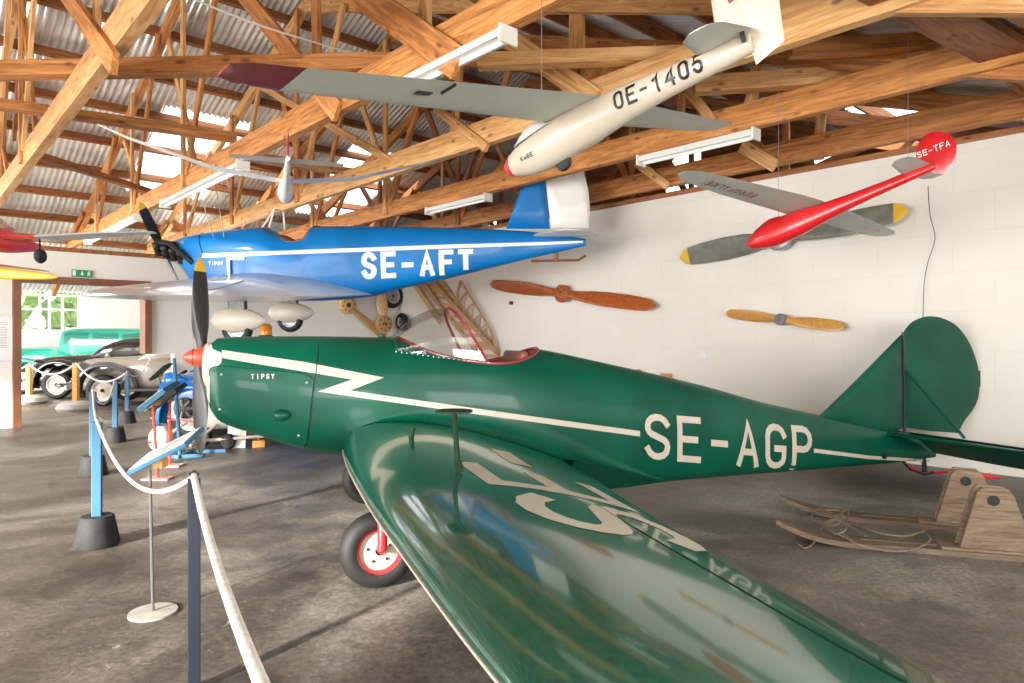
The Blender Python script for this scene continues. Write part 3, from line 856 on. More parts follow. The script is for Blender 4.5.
# side panel (proud, rounded corners)
mb = MB(); pan = [(p[0], p[1]) for p in rrect(.105, .86-ZH, .765, 1.215-ZH, .06)]
pan = []
for p in rrect(0, 0, 1, 1, .12, 5):
    x = .05+(.575+.05*p[1])*p[0]; zb = interp([(.05,.93),(.12,.865),(.3,.79),(.6,.685),(.78,.64)], x)-ZH; zt = interp([(.05,1.228),(.78,1.150)], x)-ZH
    pan.append((x, zb+(zt-zb)*p[1]))
patch(mb, pan, lambda x, z: gside(x, z, .010), .03)
mb.tube([gside(p[0], p[1], .006) for p in pan], .006, 6, closed=True)
pn = mb.build('cowling_panel', 'green', g, smooth=True)
mb = MB(); 
for (x, z) in ((.12,1.17),(.63,1.11),(.11,.95),(.58,.77)): mb.lathe([(0,0),(.009,0),(.008,-.006),(0,-.008)], gside(x, z-ZH, .014), 'y', 10)
mb.build('panel_fastener', 'steel', pn)
# teardrop blister
mb = MB(); c = gz(282, 415); rings = []
for i in range(9):
    t = i/8; x = c[0]-.05+.11*t; r = .038*math.sin(PI*min(1, .15+t*.85))**.6
    rings.append([Vector((x, -GB.side(x, c[1])-.008-abs(r*1.1*math.cos(PI*k/10-PI/2)), c[1]+r*math.sin(PI*k/10-PI/2))) for k in range(11)])
mb.loft(rings, closed=False); mb.build('air_blister', 'green', pn, smooth=True, solid=.003)
mb = MB(); q = gz(251,379); letters(mb, 'TIPSY', q[0], q[1], .020, .032, .010, .006, lambda x, z: gside(x, z, .018), .02); mb.build('lettering', 'cream', pn)
# registration on the fuselage side : four readings give the slanted baseline
A0 = gz(645,459); A1 = gz(808,471); A2 = gz(647,412.5)
bl = (A1[1]-A0[1])/(A1[0]-A0[0]); hh = A2[1]-A0[1]; Lw = gz(812,450)[0]-A0[0]
hr = (gz(805,427)[1]-A1[1])/hh
cw = Lw/(6+5*.32); mb = MB()
def regmap(x, z):
    t = (x-A0[0])/Lw; k = 1+(hr-1)*t
    return gside(x, A0[1]+bl*(x-A0[0])+(z)*k)
letters(mb, 'SE-AGP', A0[0], 0, cw*1.02, hh, cw*.30, .052, regmap, .05)
mb.build('registration_lettering', 'cream', fus, smooth=True)
# top hump fairing cap & filler
mb = MB(); mb.lathe([(0,.03),(.02,.028),(.024,0),(.024,-.02)], gside(1.16, 1.40-ZH, 0)*Vector((1,0,1)).to_3d() if False else Vector((1.17,.0,1.405-ZH)), 'z', 14); mb.build('fuel_cap', 'green', fus, smooth=True)

# propeller
pr = MB()
blade(pr, .65, .135, up=1, mi=0, tipmi=1, a0=70, a1=35); blade(pr, .64, .135, up=-1, mi=0, a0=70, a1=35)
pr.lathe([(0,-.045),(.055,-.045),(.055,.045),(0,.045)], (0,0,0), 'x', 20)
o = pr.build('propeller', ['propblack','yellow'], g, smooth=True); o.location = (-.015,0,0)
mb = MB(); mb.lathe([(0,-.125),(.018,-.115),(.040,-.085),(.062,-.04),(.07,0)], (0,0,0), 'x', 24); mb.build('spinner', 'orangered', g, smooth=True)
mb = MB(); mb.lathe([(.07,.0),(.085,.01),(.09,.05),(0,.05)], (0.0,0,0), 'x', 20); mb.build('propeller_backplate', 'orangered', g, smooth=True)

# wings
def gw(sgn):
    return [(sgn*.24,.87,.70-ZH,2.52,.50-ZH,.225),(sgn*.40,.85,.695-ZH,2.48,.50-ZH,.22),(sgn*.7,.82,.685-ZH,2.41,.50-ZH,.195),(sgn*1.3,.79,.672-ZH,2.29,.50-ZH,.168),
            (sgn*2.2,.77,.67-ZH,2.13,.51-ZH,.15),(sgn*3.0,.77,.675-ZH,2.0,.53-ZH,.14),(sgn*3.6,.78,.68-ZH,1.90,.55-ZH,.13),(sgn*4.0,.88,.685-ZH,1.85,.57-ZH,.11),(sgn*4.25,1.0,.69-ZH,1.72,.60-ZH,.10),(sgn*4.38,1.2,.69-ZH,1.5,.66-ZH,.09)]
gnear, gfar = gw(-1), gw(1)
def dense(secs, step=.12):
    out = []
    for i in range(len(secs)-1):
        k = max(1, int(abs(secs[i+1][0]-secs[i][0])/step))
        for j in range(k): out.append(tuple(secs[i][q]+(secs[i+1][q]-secs[i][q])*j/k for q in range(6)))
    out.append(secs[-1]); return out
def smoothsecs(secs, n=6):
    ys = [abs(q[0]) for q in secs]; sg = 1 if secs[-1][0] > 0 else -1; out = []
    y = ys[0]
    while y < ys[-1]-.02: out.append(y); y += .07
    out.append(ys[-1])
    return [tuple([sg*yy]+[sinterp([(ys[i], secs[i][q]) for i in range(len(secs))], yy) for q in range(1, 6)]) for yy in out]
gnear = smoothsecs(gnear)
wn = wing(gnear, 30).build('left_wing', 'green_wing', g, smooth=60)
wf = wing(gfar, 14).build('right_wing', 'green_wing', g, smooth=60)
mb = MB()
for y in [-.42-.2*i for i in range(18)]: pass
wt = lambda x, y, off=.0018: wing_top(gnear, x, y, off)
# letters on the upper wing: dash, E, S ; tops towards the leading edge, S outermost
X0, X1 = 2.06, 1.22
def wmap(cx, w):
    return lambda a, b: wt(X0+(X1-X0)*b, -(cx+w/2)+a*w*1.0) if False else wt(X0+(X1-X0)*b, -(cx)+a)
mb = MB()
def wl(ch, y_out, w, sw=.13, X0=2.08, X1=1.29):
    # a runs from the outboard side inwards (left to right when read from behind)
    hgt = X0-X1
    letters(mb, ch, 0, 0, w, hgt, 0, sw, lambda a, b: wt(X0-b, -y_out+a), .05)
wl('S', 2.68, .58, .12); wl('E', 1.99, .50, .11)
patch(mb, [(0,0),(.46,0),(.46,.13),(0,.13)], lambda a, b: wt(1.78-b, -1.34+a*.8), .05)
mb.build('wing_lettering', 'cream', wn, smooth=True)
# aileron gap, leading edge strip
mb = MB(); mb.tube([wt(1.78-.07*(y-2.1), -y, .0005) for y in [2.1+.1*i for i in range(20)]], .003, 6); mb.build('aileron_gap', 'olive', wn)
mb = MB(); mb.tube([Vector((wing_interp(gnear,-y)[1]-.001, -y, wing_interp(gnear,-y)[2]-.010)) for y in [.45+.1*i for i in range(36)]], .005, 6); mb.build('leading_edge_strip', 'cream', wn, smooth=True)
# root fairing, sweeping back past the trailing edge
for sgn, nm in ((-1,'wing_root_fairing'),(1,'wing_root_fairing')):
    rows = []
    for i in range(26):
        x = .90+2.55*i/25
        if x < 2.4: yb = .35+.22*math.sin(max(0,min(1,(x-.9)/1.5))*PI/2); A = wing_top(gfar, x, yb, .003); A.y = sgn*yb
        else:
            t = (x-2.4)/1.05; yb = .57*(1-t)+.20*t; A = Vector((x, sgn*yb, (.545-ZH)*(1-t)+(.235-ZH)*t))
        zh = sinterp([(.9,.78),(1.15,.88),(1.5,.925),(1.9,.88),(2.3,.76),(2.8,.53),(3.2,.36),(3.45,.25)], x)-ZH
        B = Vector((x, sgn*GB.side(x, zh, .002), zh)); C = Vector((x, sgn*GB.side(x, A.z, .0), A.z))
        row = []
        for k in range(9):
            t = k/8; row.append(A*(1-t)**2+C*(2*t*(1-t)*1.0)+B*t*t)
        rows.append(row)
    # underside closes back to the belly behind the trailing edge
    mb = MB(); mb.loft(rows, closed=False)
    und = [[r[0], Vector((r[0].x, sgn*GB.side(r[0].x, sinterp(gbot, r[0].x)-ZH+.02, 0), sinterp(gbot, r[0].x)-ZH+.015))] for r in rows if r[0].x > 2.35]
    mb.loft(und, closed=False)
    mb.build(nm, 'green', g, smooth=60)

# T-shaped gauge and stub on the wing
q = GF.Z(460,463,.80); zb = wing_top(gnear, q[0], -q[1]).z; 
zt_ = gp(458,411,q[1])[1]
mb = MB(); mb.tube([(q[0],-q[1],zb),(q[0]-.01,-q[1],zb+.05)], .018, 10); mb.tube([(q[0]-.01,-q[1],zb+.03),(q[0]-.03,-q[1],zt_)], .013, 10)
mb.lathe([(0,.008),(.088,.005),(.09,-.004),(0,-.01)], (q[0]-.03,-q[1],zt_), 'z', 20)
mb.build('fuel_gauge_post', 'olive', wn, smooth=True)
q2 = GF.Z(411,433,.83); zb2 = wing_top(gnear, q2[0], -q2[1]).z
mb = MB(); mb.tube([(q2[0],-q2[1],zb2-.01),(q2[0]+.012,-q2[1],zb2+.055)], .016, 10); mb.build('filler_stub', 'olive', wn, smooth=True)

# fin, rudder
def sheetpoly(poly, th, name, mat, parent, edge=.6, loc=(0,0,0), smooth=True):
    """flat lens-shaped surface in the x-z plane"""
    mb = MB(); n = len(poly); c = Vector((sum(p[0] for p in poly)/n, sum(p[1] for p in poly)/n))
    for sgn in (-1, 1):
        r0 = [Vector((p[0], 0, p[1])) for p in poly]
        r1 = []
        for p in poly:
            d = (c-Vector(p)); L = d.length; q = Vector(p)+d*min(.25, .06/L*1.0); r1.append(Vector((q.x, sgn*th/2*.8, q.y)))
        r2 = [Vector((p[0]+(c.x-p[0])*.5, sgn*th/2, p[1]+(c.y-p[1])*.5)) for p in poly]
        mb.loft([r0, r1, r2, [Vector((c.x, sgn*th/2, c.y))]*n], False, False)
    o = mb.build(name, mat, parent, smooth=smooth); o.location = loc; return o
def smoothpoly(pts, n=5):
    out = catmull([(p[0], p[1], 0) for p in pts], n); return [(p.x, p.y) for p in out]
fin = [gp(818,417), gp(845,391), gp(872,364), gp(901.5,334), gp(903,428), gp(885,434), gp(850,430), gp(830,424)]
sheetpoly(fin, .07, 'fin', 'green2', g)
rud = smoothpoly([gp(904,331), gp(912,322), gp(926,316.5), gp(942,318), gp(957,326), gp(968,340), gp(975,356), gp(979,374), gp(979,394), gp(974,408), gp(965,420)], 4)+[gp(958,433), gp(930,431), gp(905,427.5)]
rd = sheetpoly(rud, .06, 'rudder', 'green2', g)
mb = MB(); a = gp(978,376); mb.box((a[0]+.02,0,a[1]-.03),(.045,.006,.17)); mb.build('trim_tab', 'green', rd)
mb = MB(); mb.tube([(gp(903,332)[0]+.004,0,gp(903,332)[1]),(gp(904,428)[0]+.004,0,gp(904,428)[1]-.12)], .016, 8); mb.build('rudder_hinge', 'black', rd)
# tailplane
zs = .47-ZH; xh = gp(903,428)[0]
for sgn, nm in ((-1,'left_tailplane'),(1,'right_tailplane')):
    tipy = 1.42 if sgn < 0 else 1.0
    secs = [(sgn*.02, xh-.28, zs, xh+.02, zs-.03, .14),(sgn*.5, xh-.22, zs, xh+.04, zs-.03, .14),(sgn*tipy*.88, xh-.12, zs, xh+.05, zs-.025, .13),(sgn*tipy, xh-.02, zs, xh+.05, zs-.01, .12)]
    tp = wing(secs, 10).build(nm, 'green', g, smooth=60)
    dz = -.24 if sgn < 0 else -.10
    secs = [(sgn*.06, xh+.03, zs, xh+.36, zs+dz*.9, .09),(sgn*.6, xh+.05, zs, xh+.42, zs+dz, .09),(sgn*tipy*.88, xh+.06, zs, xh+.40, zs+dz, .09),(sgn*tipy, xh+.06, zs, xh+.28, zs+dz*.6, .09)]
    wing(secs, 10).build('elevator', 'green', tp, smooth=60)
    mb = MB(); mb.tube([(xh+.028, sgn*.05, zs+.004),(xh+.05, sgn*tipy*.9, zs+.004)], .006, 6); mb.build('elevator_gap', 'black', tp)
# struts fin -> tailplane
zz = gp(905,371)
for sgn, nm in ((-1,'left_tail_strut'),(1,'right_tail_strut')):
    mb = MB(); mb.tube([(zz[0]-.01, sgn*.02, zz[1]), (xh+.0, sgn*.62, zs+.03)], .014, 8); mb.build('tail_strut', 'green', g, smooth=True)
# tail end, skid
mb = MB(); xe = xh+.03
mb.tube([(xh-.02,-.03,.22-ZH),(xh-.02,-.03,zs)], .012, 6); mb.tube([(xh+.30,0,.06-ZH),(xh+.28,0,.22-ZH)], .022, 8)
mb.tube([(xh-.02,0,.20-ZH),(xh+.10,0,.10-ZH),(xh+.3,0,.035-ZH),(xh+.42,0,.05-ZH)], .014, 8)
mb.build('tail_skid', 'black', g, smooth=True)
mb = MB(); x = gp(884,456,.08)
mb.lathe([(0,-.012),(.028,-.01),(.03,.0),(0,.004)], (x[0],-GB.side(x[0],x[1])-.004,x[1]), 'y', 16); mb.build('access_disc', 'black', g, smooth=True)

# windscreen: a clear bubble ahead of the cockpit opening
rows = []
zq = gp(447,308); xb0, xb1 = 1.225, 1.88
for i in range(19):
    t = i/18
    xb = xb0+(xb1-xb0)*t                                  # foot of this bow on the sill
    xa = xb0+.01+(zq[0]-xb0-.01)*t                        # its highest point
    zsill = interp([(1.2,1.315),(1.5,1.27),(1.9,1.225)], xb)-ZH
    half = GB.side(xb, zsill, .004)
    za = interp([(0,1.405-ZH),(.2,1.485-ZH),(.45,1.565-ZH),(.7,zq[1]-.012),(1,zq[1])], t)
    row = []
    for k in range(19):
        a = PI*k/18; sn = math.sin(a)**.85
        row.append(Vector((xb+(xa-xb)*sn, -half*math.copysign(abs(math.cos(a))**.9, math.cos(a)), zsill+(za-zsill)*sn)))
    rows.append(row)
mb = MB(); mb.loft(rows, closed=False); ws = mb.build('windscreen', 'perspex', g, smooth=True)
mb = MB(); mb.tube(rows[-1], .011, 8); mb.build('windscreen_frame', 'darkred', ws, smooth=True)
mb = MB(); mb.tube([r[0]+Vector((0,-.004,-.004)) for r in rows], .009, 6); mb.tube([r[-1]+Vector((0,.004,-.004)) for r in rows], .009, 6); mb.tube(rows[0], .008, 6); mb.build('windscreen_base_strip', 'green', ws, smooth=True)
mb = MB()
for i in range(0, 19, 1): mb.lathe([(0,-.012),(.004,-.012),(.004,0),(0,0)], rows[i][0]+Vector((0,-.001,-.004)), 'y', 6)
mb.build('screen_rivets', 'aluminium', ws)
# instrument panel seen through the screen
mb = MB(); mb.box((1.43,0,1.26-ZH),(.03,.5,.14), Matrix.Rotation(R(-12),3,'Y')); mb.build('instrument_panel', 'cardark', fus, bevel=.01)

# undercarriage
for (x, b, nm) in ((.96,1.05,'near'), (1.22,.92,'far')):
    y = -b if nm == 'near' else b
    leg = MB(); sg = -1 if nm == 'near' else 1
    leg.tube([(x+.0, y+sg*.12, .24-ZH),(x+.01, y+sg*.10, .42-ZH),(x+.10, y+sg*.02, .72-ZH)], [.026,.03,.034], 10)
    leg.tube([(x, y+sg*.12, .24-ZH),(x, y, .23-ZH)], .02, 8)
    l = leg.build('landing_gear_leg', 'red', g, smooth=True)
    wheel(l, (x, y, .215-ZH), .215, .13)

# ------------------------------------------------------------------ BLUE AEROPLANE, hung under the trusses
BYN = 10.35; BX = (165-512)/F*BYN
BF = Frame(BX, BYN, -5); ZB = at(165, 249, BYN).z
b = plane_root('blue_aeroplane', (BX, BYN, ZB), -5, 5, 'bright blue open-cockpit aeroplane with silver wings hung above the green one')
def bp(px, py, bb=0):
    q = BF.P(px, py, bb); return (q[0], q[1]-ZB)
def prof(pts, bb=0): return sorted([bp(x, y, bb) for x, y in pts])
btop = prof([(178,240),(202,234),(235,230),(265,227.5),(284,236),(296,237),(309,235.5),(318,227),(340,226.5),(400,227),(480,229),(545,233),(586,239)])
bbot = prof([(178,262),(186,274),(193,283),(225,292),(262,299),(310,300),(362,296.5),(400,287),(450,276),(520,259),(586,244)], .2)
bx1 = bp(586,240)[0]
bwid = [(btop[0][0],.16),(.4,.30),(1.0,.38),(2.4,.40),(3.2,.34),(4.2,.25),(5.4,.13),(bx1,.03)]
BB = Body(btop, bbot, bwid, 2.6, 3.8, .5, open_=(bp(284,236)[0], bp(319,236)[0], 40))
def bside(x, z, off=.005): return Vector((x, -BB.side(x, z, off), z))
fus = BB.skin(btop[0][0], bx1, .14).build('fuselage', 'blue', b, smooth=True)
BB.tub(.45).build('cockpit_lining', 'frame_wood', fus, smooth=True, solid=.004)
mb = MB(); mb.tube(BB.rim(), .014, 8, closed=True); mb.build('cockpit_coaming', 'brownframe', fus, smooth=True)
def bz(px, py):
    q = (0,0); w = .35
    for _ in range(3):
        q = bp(px, py, w); w = BB.side(max(.1,q[0]), q[1])
    return q
mb = MB(); patch(mb, [bz(*p) for p in [(201,251.5),(330,246.5),(450,243),(540,241.5),(583,240.5),(583,242.5),(540,244.5),(450,247),(330,250.5),(201,255.5)]], bside, .12); mb.build('white_stripe', 'white', fus, smooth=True)
A0 = bz(361,277.5); A1 = bz(468,273); A2 = bz(361,250); hh = A2[1]-A0[1]; Lw = bz(473,260)[0]-A0[0]; bl = (A1[1]-A0[1])/(A1[0]-A0[0]); hr = (bz(470,248)[1]-A1[1])/hh
cw = Lw/(6+5*.28); mb = MB()
letters(mb, 'SE-AFT', A0[0], 0, cw, hh, cw*.28, .075, lambda x, z: bside(x, A0[1]+bl*(x-A0[0])+z*(1+(hr-1)*(x-A0[0])/Lw)), .06); mb.build('registration_lettering', 'white', fus, smooth=True)
mb = MB(); q = bz(208,263); letters(mb, 'TIPSY', q[0], q[1], .032, .055, .014, .011, lambda x, z: bside(x, z, .008), .03); mb.build('lettering', 'white', fus)
seam('cowling_seam', [bz(201,232), bz(202,250), bz(202,286)][::-1], fus, bside, .008)
# small windscreen, struts and hole ring
q = bp(270,227); mb = MB()
mb.add([(q[0],-.22,q[1]-.02),(q[0]+.16,-.16,q[1]+.24),(q[0]+.16,.16,q[1]+.24),(q[0],.22,q[1]-.02),(q[0]+.12,.27,q[1]-.03),(q[0]+.12,-.27,q[1]-.03)], [(0,1,2,3),(0,5,1),(3,2,4)])
ws = mb.build('windscreen', 'perspex', b); mb = MB()
mb.tube([(q[0]+.12,-.27,q[1]-.03),(q[0]+.16,-.16,q[1]+.24),(q[0]+.16,.16,q[1]+.24),(q[0]+.12,.27,q[1]-.03)], .016, 6); mb.build('windscreen_frame', 'white', ws)
mb = MB(); mb.tube([(q[0]-.0,-.22,q[1]-.02),(q[0]+.16,-.16,q[1]+.24)], .013, 6); mb.build('screen_post', 'white', ws)
# fin, rudder, tailplane
fin = [bp(506,229), bp(514,209), bp(523,184), bp(532,157), bp(541,157), bp(545,186), bp(550,229)]
sheetpoly(fin, .10, 'fin', 'blue', b)
rud = [bp(543,157), bp(551,229), bp(589,228), bp(590,208), bp(588,190), bp(584,174), bp(577,158), bp(560,156)]
sheetpoly(rud, .08, 'rudder', 'white', b)
xh = bp(552,232)[0]; zs = bp(552,235)[1]
for sgn, nm in ((-1,'left_tailplane'),(1,'right_tailplane')):
    secs = [(sgn*.05, xh-.28, zs-.01, xh+.62, zs-.04, .10),(sgn*.6, xh-.14, zs-.01, xh+.62, zs-.04, .10),(sgn*.9, xh+.05, zs, xh+.5, zs-.02, .09),(sgn*1.0, xh+.2, zs, xh+.4, zs-.01, .08)]
    wing(secs, 10).build(nm, 'white', b, smooth=60)
mb = MB(); p0, p1, p2 = bp(531,261,0), bp(578,260,0), bp(586,255.5,0); p3 = bp(556,250,0); p4 = bp(556,261,0)
mb.tube([(p0[0],0,p0[1]),(p1[0],0,p1[1]),(p2[0],0,p2[1])], .018, 8); mb.tube([(p3[0],0,p3[1]),(p4[0],0,p4[1])], .03, 8); mb.build('tail_skid', 'brownframe', b, smooth=True)
# wings
def bw(sgn):
    zr = bp(240,291,.0)[1]
    return [(sgn*.3, bp(196,288,.3)[0], zr+.0, bp(372,292,.3)[0], zr-.06, .19),(sgn*1.2, bp(203,288,.3)[0], zr, bp(348,292,.3)[0], zr-.05, .17),(sgn*2.0, .65, zr+.0, 2.30, zr-.03, .15),(sgn*2.7, .78, zr+.01, 2.0, zr, .13),(sgn*3.1, .98, zr+.02, 1.75, zr+.01, .12),(sgn*3.3, 1.2, zr+.02, 1.5, zr+.02, .1)]
bn, bf = bw(-1), bw(1)
wn = wing(bn, 14).build('left_wing', 'silverwhite', b, smooth=60)
mb = MB(); mb.tube([Vector((wing_interp(bn,-y)[1]-.004, -y, wing_interp(bn,-y)[2])) for y in [.5+.1*i for i in range(27)]], .018, 6); mb.build('leading_edge_strip', 'bluewhite', wn, smooth=True)
mb = MB()
patch(mb, [(0,0),(.16,.05),(.1,.2),(-.05,.15)], lambda p, q: wing_top(bn, 2.2+p, -1.0-q), .08); patch(mb, [(0,0),(.16,.05),(.1,.2),(-.05,.15)], lambda p, q: wing_top(bn, 1.4+p, -.8-q), .08)
mb.build('wing_marking', 'bluewhite', wn)
mb = MB(); mb.tube([wing_top(bn, 1.9, -y, .0) for y in [1.4+.1*i for i in range(12)]], .012, 6); mb.build('aileron_gap', 'bluewhite', wn)
wing(bf, 10).build('right_wing', 'silverwhite', b, smooth=60)
# wheels in spats
for (px, py, bb, sc_) in ((235,321,.98,1),(289,313,-1.0,1.0)):
    q = bp(px, py, bb)
    # the rolled frame shifts heights a little
    zc = q[1]+ (math.tan(R(5))*bb)
    mb = MB(); rings = []
    for i in range(13):
        t = i/12; x = q[0]-.40*sc_+.80*sc_*t; r = .19*math.sin(PI*t**.8)**.6+.002
        rings.append([Vector((x, -bb+r*.55*math.cos(2*PI*k/16), zc+r*math.sin(2*PI*k/16)*(1 if math.sin(2*PI*k/16)>0 else .9))) for k in range(16)])
    mb.loft(rings); sp = mb.build('wheel_spat', 'cream', b, smooth=True)
    wheel(sp, (q[0]-.02, -bb, zc-.10), .22, .13, 'steel', 'bluewhite')
    mb = MB(); mb.box((q[0], -bb, zc+.22), (.25,.08,.24)); mb.build('gear_leg', 'black', b, bevel=.02)
# engine, propeller
mb = MB()
rr = random.Random(5)
for i in range(4):
    x = .06+i*.12
    mb.lathe([(0,-.13),(.055,-.13),(.06,-.10),(.045,-.09),(.06,-.07),(.045,-.05),(.06,-.03),(.045,-.01),(.06,.01),(.055,.06),(0,.06)], (x,-.30,.02-.04*i), 'z', 12, rot=Matrix.Rotation(R(20),3,'X'))
    mb.lathe([(0,-.13),(.055,-.13),(.06,-.07),(.045,-.05),(.06,-.03),(.055,.06),(0,.06)], (x,.13,-.02-.035*i), 'z', 10)
mb.box((.25,-.05,-.0),(.45,.45,.2)); mb.tube([(.05,-.3,.1),(.3,-.36,.06),(.5,-.38,-.1),(.62,-.34,-.22)], .04, 8)
eng = mb.build('engine', 'oldmetal', b, smooth=True)
mb = MB(); mb.tube([(.1,-.15,-.15),(.28,-.15,-.5),(.38,-.15,-.68)], .022, 8); mb.tube([(.3,-.22,-.18),(.5,-.2,-.45),(.66,-.18,-.62)], .028, 8); mb.tube([(.25,-.24,-.12),(.5,-.22,-.3),(.85,-.22,-.56)], .016, 8)
mb.build('exhaust_pipe', 'steel', eng, smooth=True)
mb = MB(); mb.lathe([(0,-.14),(.05,-.12),(.085,-.05),(.09,.06),(0,.06)], (0,0,0), 'x', 18); mb.build('propeller_hub', 'steel', b, smooth=True)
pr = MB(); blade(pr, .82, .15, up=1, mi=0, tipmi=1, a0=60, a1=30); blade(pr, .82, .15, up=-1, mi=0, tipmi=1, a0=60, a1=30)
o = pr.build('propeller', ['propblack','yellow'], b, smooth=True); o.rotation_euler = (R(38),0,0); o.location = (-.04,0,0)
# small pitot bracket on the side
q = bz(229,256); mb = MB(); mb.box((q[0]+.1,-BB.side(q[0],q[1])-.02,q[1]),(.26,.02,.04)); mb.box((q[0],-BB.side(q[0],q[1])-.03,q[1]-.17),(.035,.03,.36)); mb.build('step_bracket', 'aluminium', b)
# suspension wires
def wire(pts, r=.006, mat='steel', label=None, name='suspension_wire', cat='wire', group=None, smooth=True):
    mb = MB(); mb.tube(pts, r, 6); o = mb.build(name, mat, smooth=smooth); return tag(o, label, cat, group)
bm_ = b.matrix_world
def bl_(x, y, z): 
    t = R(-5); m = Matrix.Translation(Vector((BX,BYN,ZB))) @ Matrix.Rotation(t,4,'Z') @ Matrix.Rotation(R(5),4,'X'); return m @ Vector((x,y,z))
p = bl_(.95,-.3,.12); wire([p, p+Vector((-.45,-.1,1.55))], label='pair-left steel wire holding up the blue aeroplane just behind its engine', group=None)
p = bl_(1.1,-.3,.12); wire([p, p+Vector((-.20,-.1,1.5))], label='steel wire holding up the blue aeroplane, the one nearer the cockpit')

# ================================================================== MODEL GLIDERS
def gliderM(Rt, a, w):
    a = Vector(a).normalized(); w = Vector(w); w = (w-a*a.dot(w)).normalized(); up = a.cross(w)
    return basis(a, w, up, Rt)
def rbody(tab, n=20, ztab=None, sq=2.0, wz=.8):
    """round tapering fuselage along x; tab (x, half height)"""
    rings = []; x0, x1 = tab[0][0], tab[-1][0]
    for i in range(41):
        t = i/40; x = x0+(x1-x0)*(t**1.3); r = sinterp(tab, x); zc = sinterp(ztab, x) if ztab else 0
        ring = []
        for k in range(n):
            c, q = math.cos(2*PI*k/n), math.sin(2*PI*k/n)
            ring.append(Vector((x, wz*r*math.copysign(abs(c)**(2/sq), c), zc+r*math.copysign(abs(q)**(2/sq), q))))
        rings.append(ring)
    mb = MB(); mb.loft(rings); return mb
# ivory glider -------------------------------------------------------
L = 1.90; S = L*2.24/2
GM = gliderM((.385, 4.0, 1.245+H), (.72,-.674,.165), (.649,.739,.181))
t = empty('model_glider', mat=GM, label='ivory model glider with grey wings, a maroon wing tip and a red nose', cat='model glider')
zt = [(-.58,-.06),(-.3,-.045),(0,-.02),(.6,.0),(1.12,.0)]
tab = [(-.60,.015),(-.57,.05),(-.5,.085),(-.38,.118),(-.2,.132),(0,.128),(.25,.105),(.55,.08),(.9,.06),(1.07,.048)]
rbody([(x, r) for x, r in tab if x >= -.545] and [(-.53,.075)]+tab[3:], ztab=zt).build('fuselage', 'gliderskin', t, smooth=True)
rbody([(-.61,.004),(-.60,.03),(-.57,.055),(-.53,.0755)], ztab=zt).build('nose_cone', 'red', t, smooth=True)
def ring_at(x):
    return sinterp(tab, x), sinterp(zt, x)
def gsd(x, z, off=.003, wz=.8):
    r, zc = ring_at(x); q = max(-1, min(1, (z-zc)/r)); return Vector((x, -(wz*r*math.sqrt(max(0, 1-q*q))+off), z))
# canopy
mb = MB(); rings = []
for i in range(11):
    x = -.44+.30*i/10; hgt = .085*math.sin(PI*(i/10)**.8)+.002; r, zc = ring_at(x)
    rings.append([Vector((x, .085*math.cos(PI*k/10), zc+r*.72+hgt*math.sin(PI*k/10))) for k in range(11)])
mb.loft(rings, closed=False); mb.build('canopy', 'lightgrey', t, smooth=True)
secs = lambda s: [(s*.0,-.20,.10,.22,.09,.14),(s*.25,-.19,.10,.20,.09,.13),(s*.9,-.16,.10,.16,.09,.12),(s*S*.87,-.13,.10,.10,.09,.11)]
tip = lambda s: [(s*S*.87,-.13,.10,.10,.09,.11),(s*S*.97,-.10,.10,.08,.095,.10),(s*S,-.06,.10,.05,.098,.09)]
wl_ = wing(secs(-1)).build('left_wing', 'gliderwing', t, smooth=60); wr_ = wing(secs(1)).build('right_wing', 'gliderwing', t, smooth=60)
wing(tip(-1)).build('wing_tip', 'darkred', wl_, smooth=60); wing(tip(1)).build('wing_tip', 'gliderwing', wr_, smooth=60)
mb = MB(); mb.box((.10,-1.12,.075),(.10,.008,.012)); mb.box((.02,-1.2,.082),(.03,.09,.004)); mb.build('airbrake_lever', 'black', wl_)
fin = [(.90,.03),(.95,.56),(1.03,.58),(1.06,.03)]; sheetpoly(fin, .03, 'fin', 'gliderskin', t)
rud = [(1.06,-.11),(1.04,.58),(1.13,.56),(1.23,.14),(1.21,-.06)]; rd = sheetpoly(rud, .025, 'rudder', 'gliderskin', t)
mb = MB(); mb.box((1.09,0,.25),(.17,.034,.04), Matrix.Rotation(R(-12),3,'Y')); mb.build('red_band', 'darkred', rd)
for s, nm in ((-1,'left_tailplane'),(1,'right_tailplane')):
    wing([(s*.02,.80,.05,1.10,.05,.08),(s*.30,.86,.05,1.07,.05,.07),(s*.36,.92,.05,1.04,.05,.06)], 8).build(nm, 'gliderwing', t, smooth=60)
mb = MB(); letters(mb, 'OE-1405', .31, -.052, .060, .100, .017, .016, lambda x, z: gsd(x, z+.01), .03); mb.build('lettering', 'black', t)
mb = MB(); letters(mb, 'Ka6E', -.40, -.08, .022, .028, .006, .005, lambda x, z: gsd(x, z), .02); mb.build('type_lettering', 'black', t)
mb = MB(); mb.lathe([(0,-.02),(.05,-.02),(.06,0),(.05,.02),(0,.02)], (-.16,0,-.16), 'y', 18); mb.build('wheel', 'rubber', t, smooth=True)
mb = MB(); mb.box((1.05,-.055,.03),(.02,.012,.06)); mb.build('tail_fitting', 'black', t)
g0 = Vector((0,0,0))
for p, l in (((-.25,0,.10),'fine wire holding the nose of the ivory model glider'),((1.0,0,.08),'fine wire holding the tail of the ivory model glider')):
    q = GM @ Vector(p); wire([q, Vector((q.x, q.y, ZC+.5))], .0025, label=l)

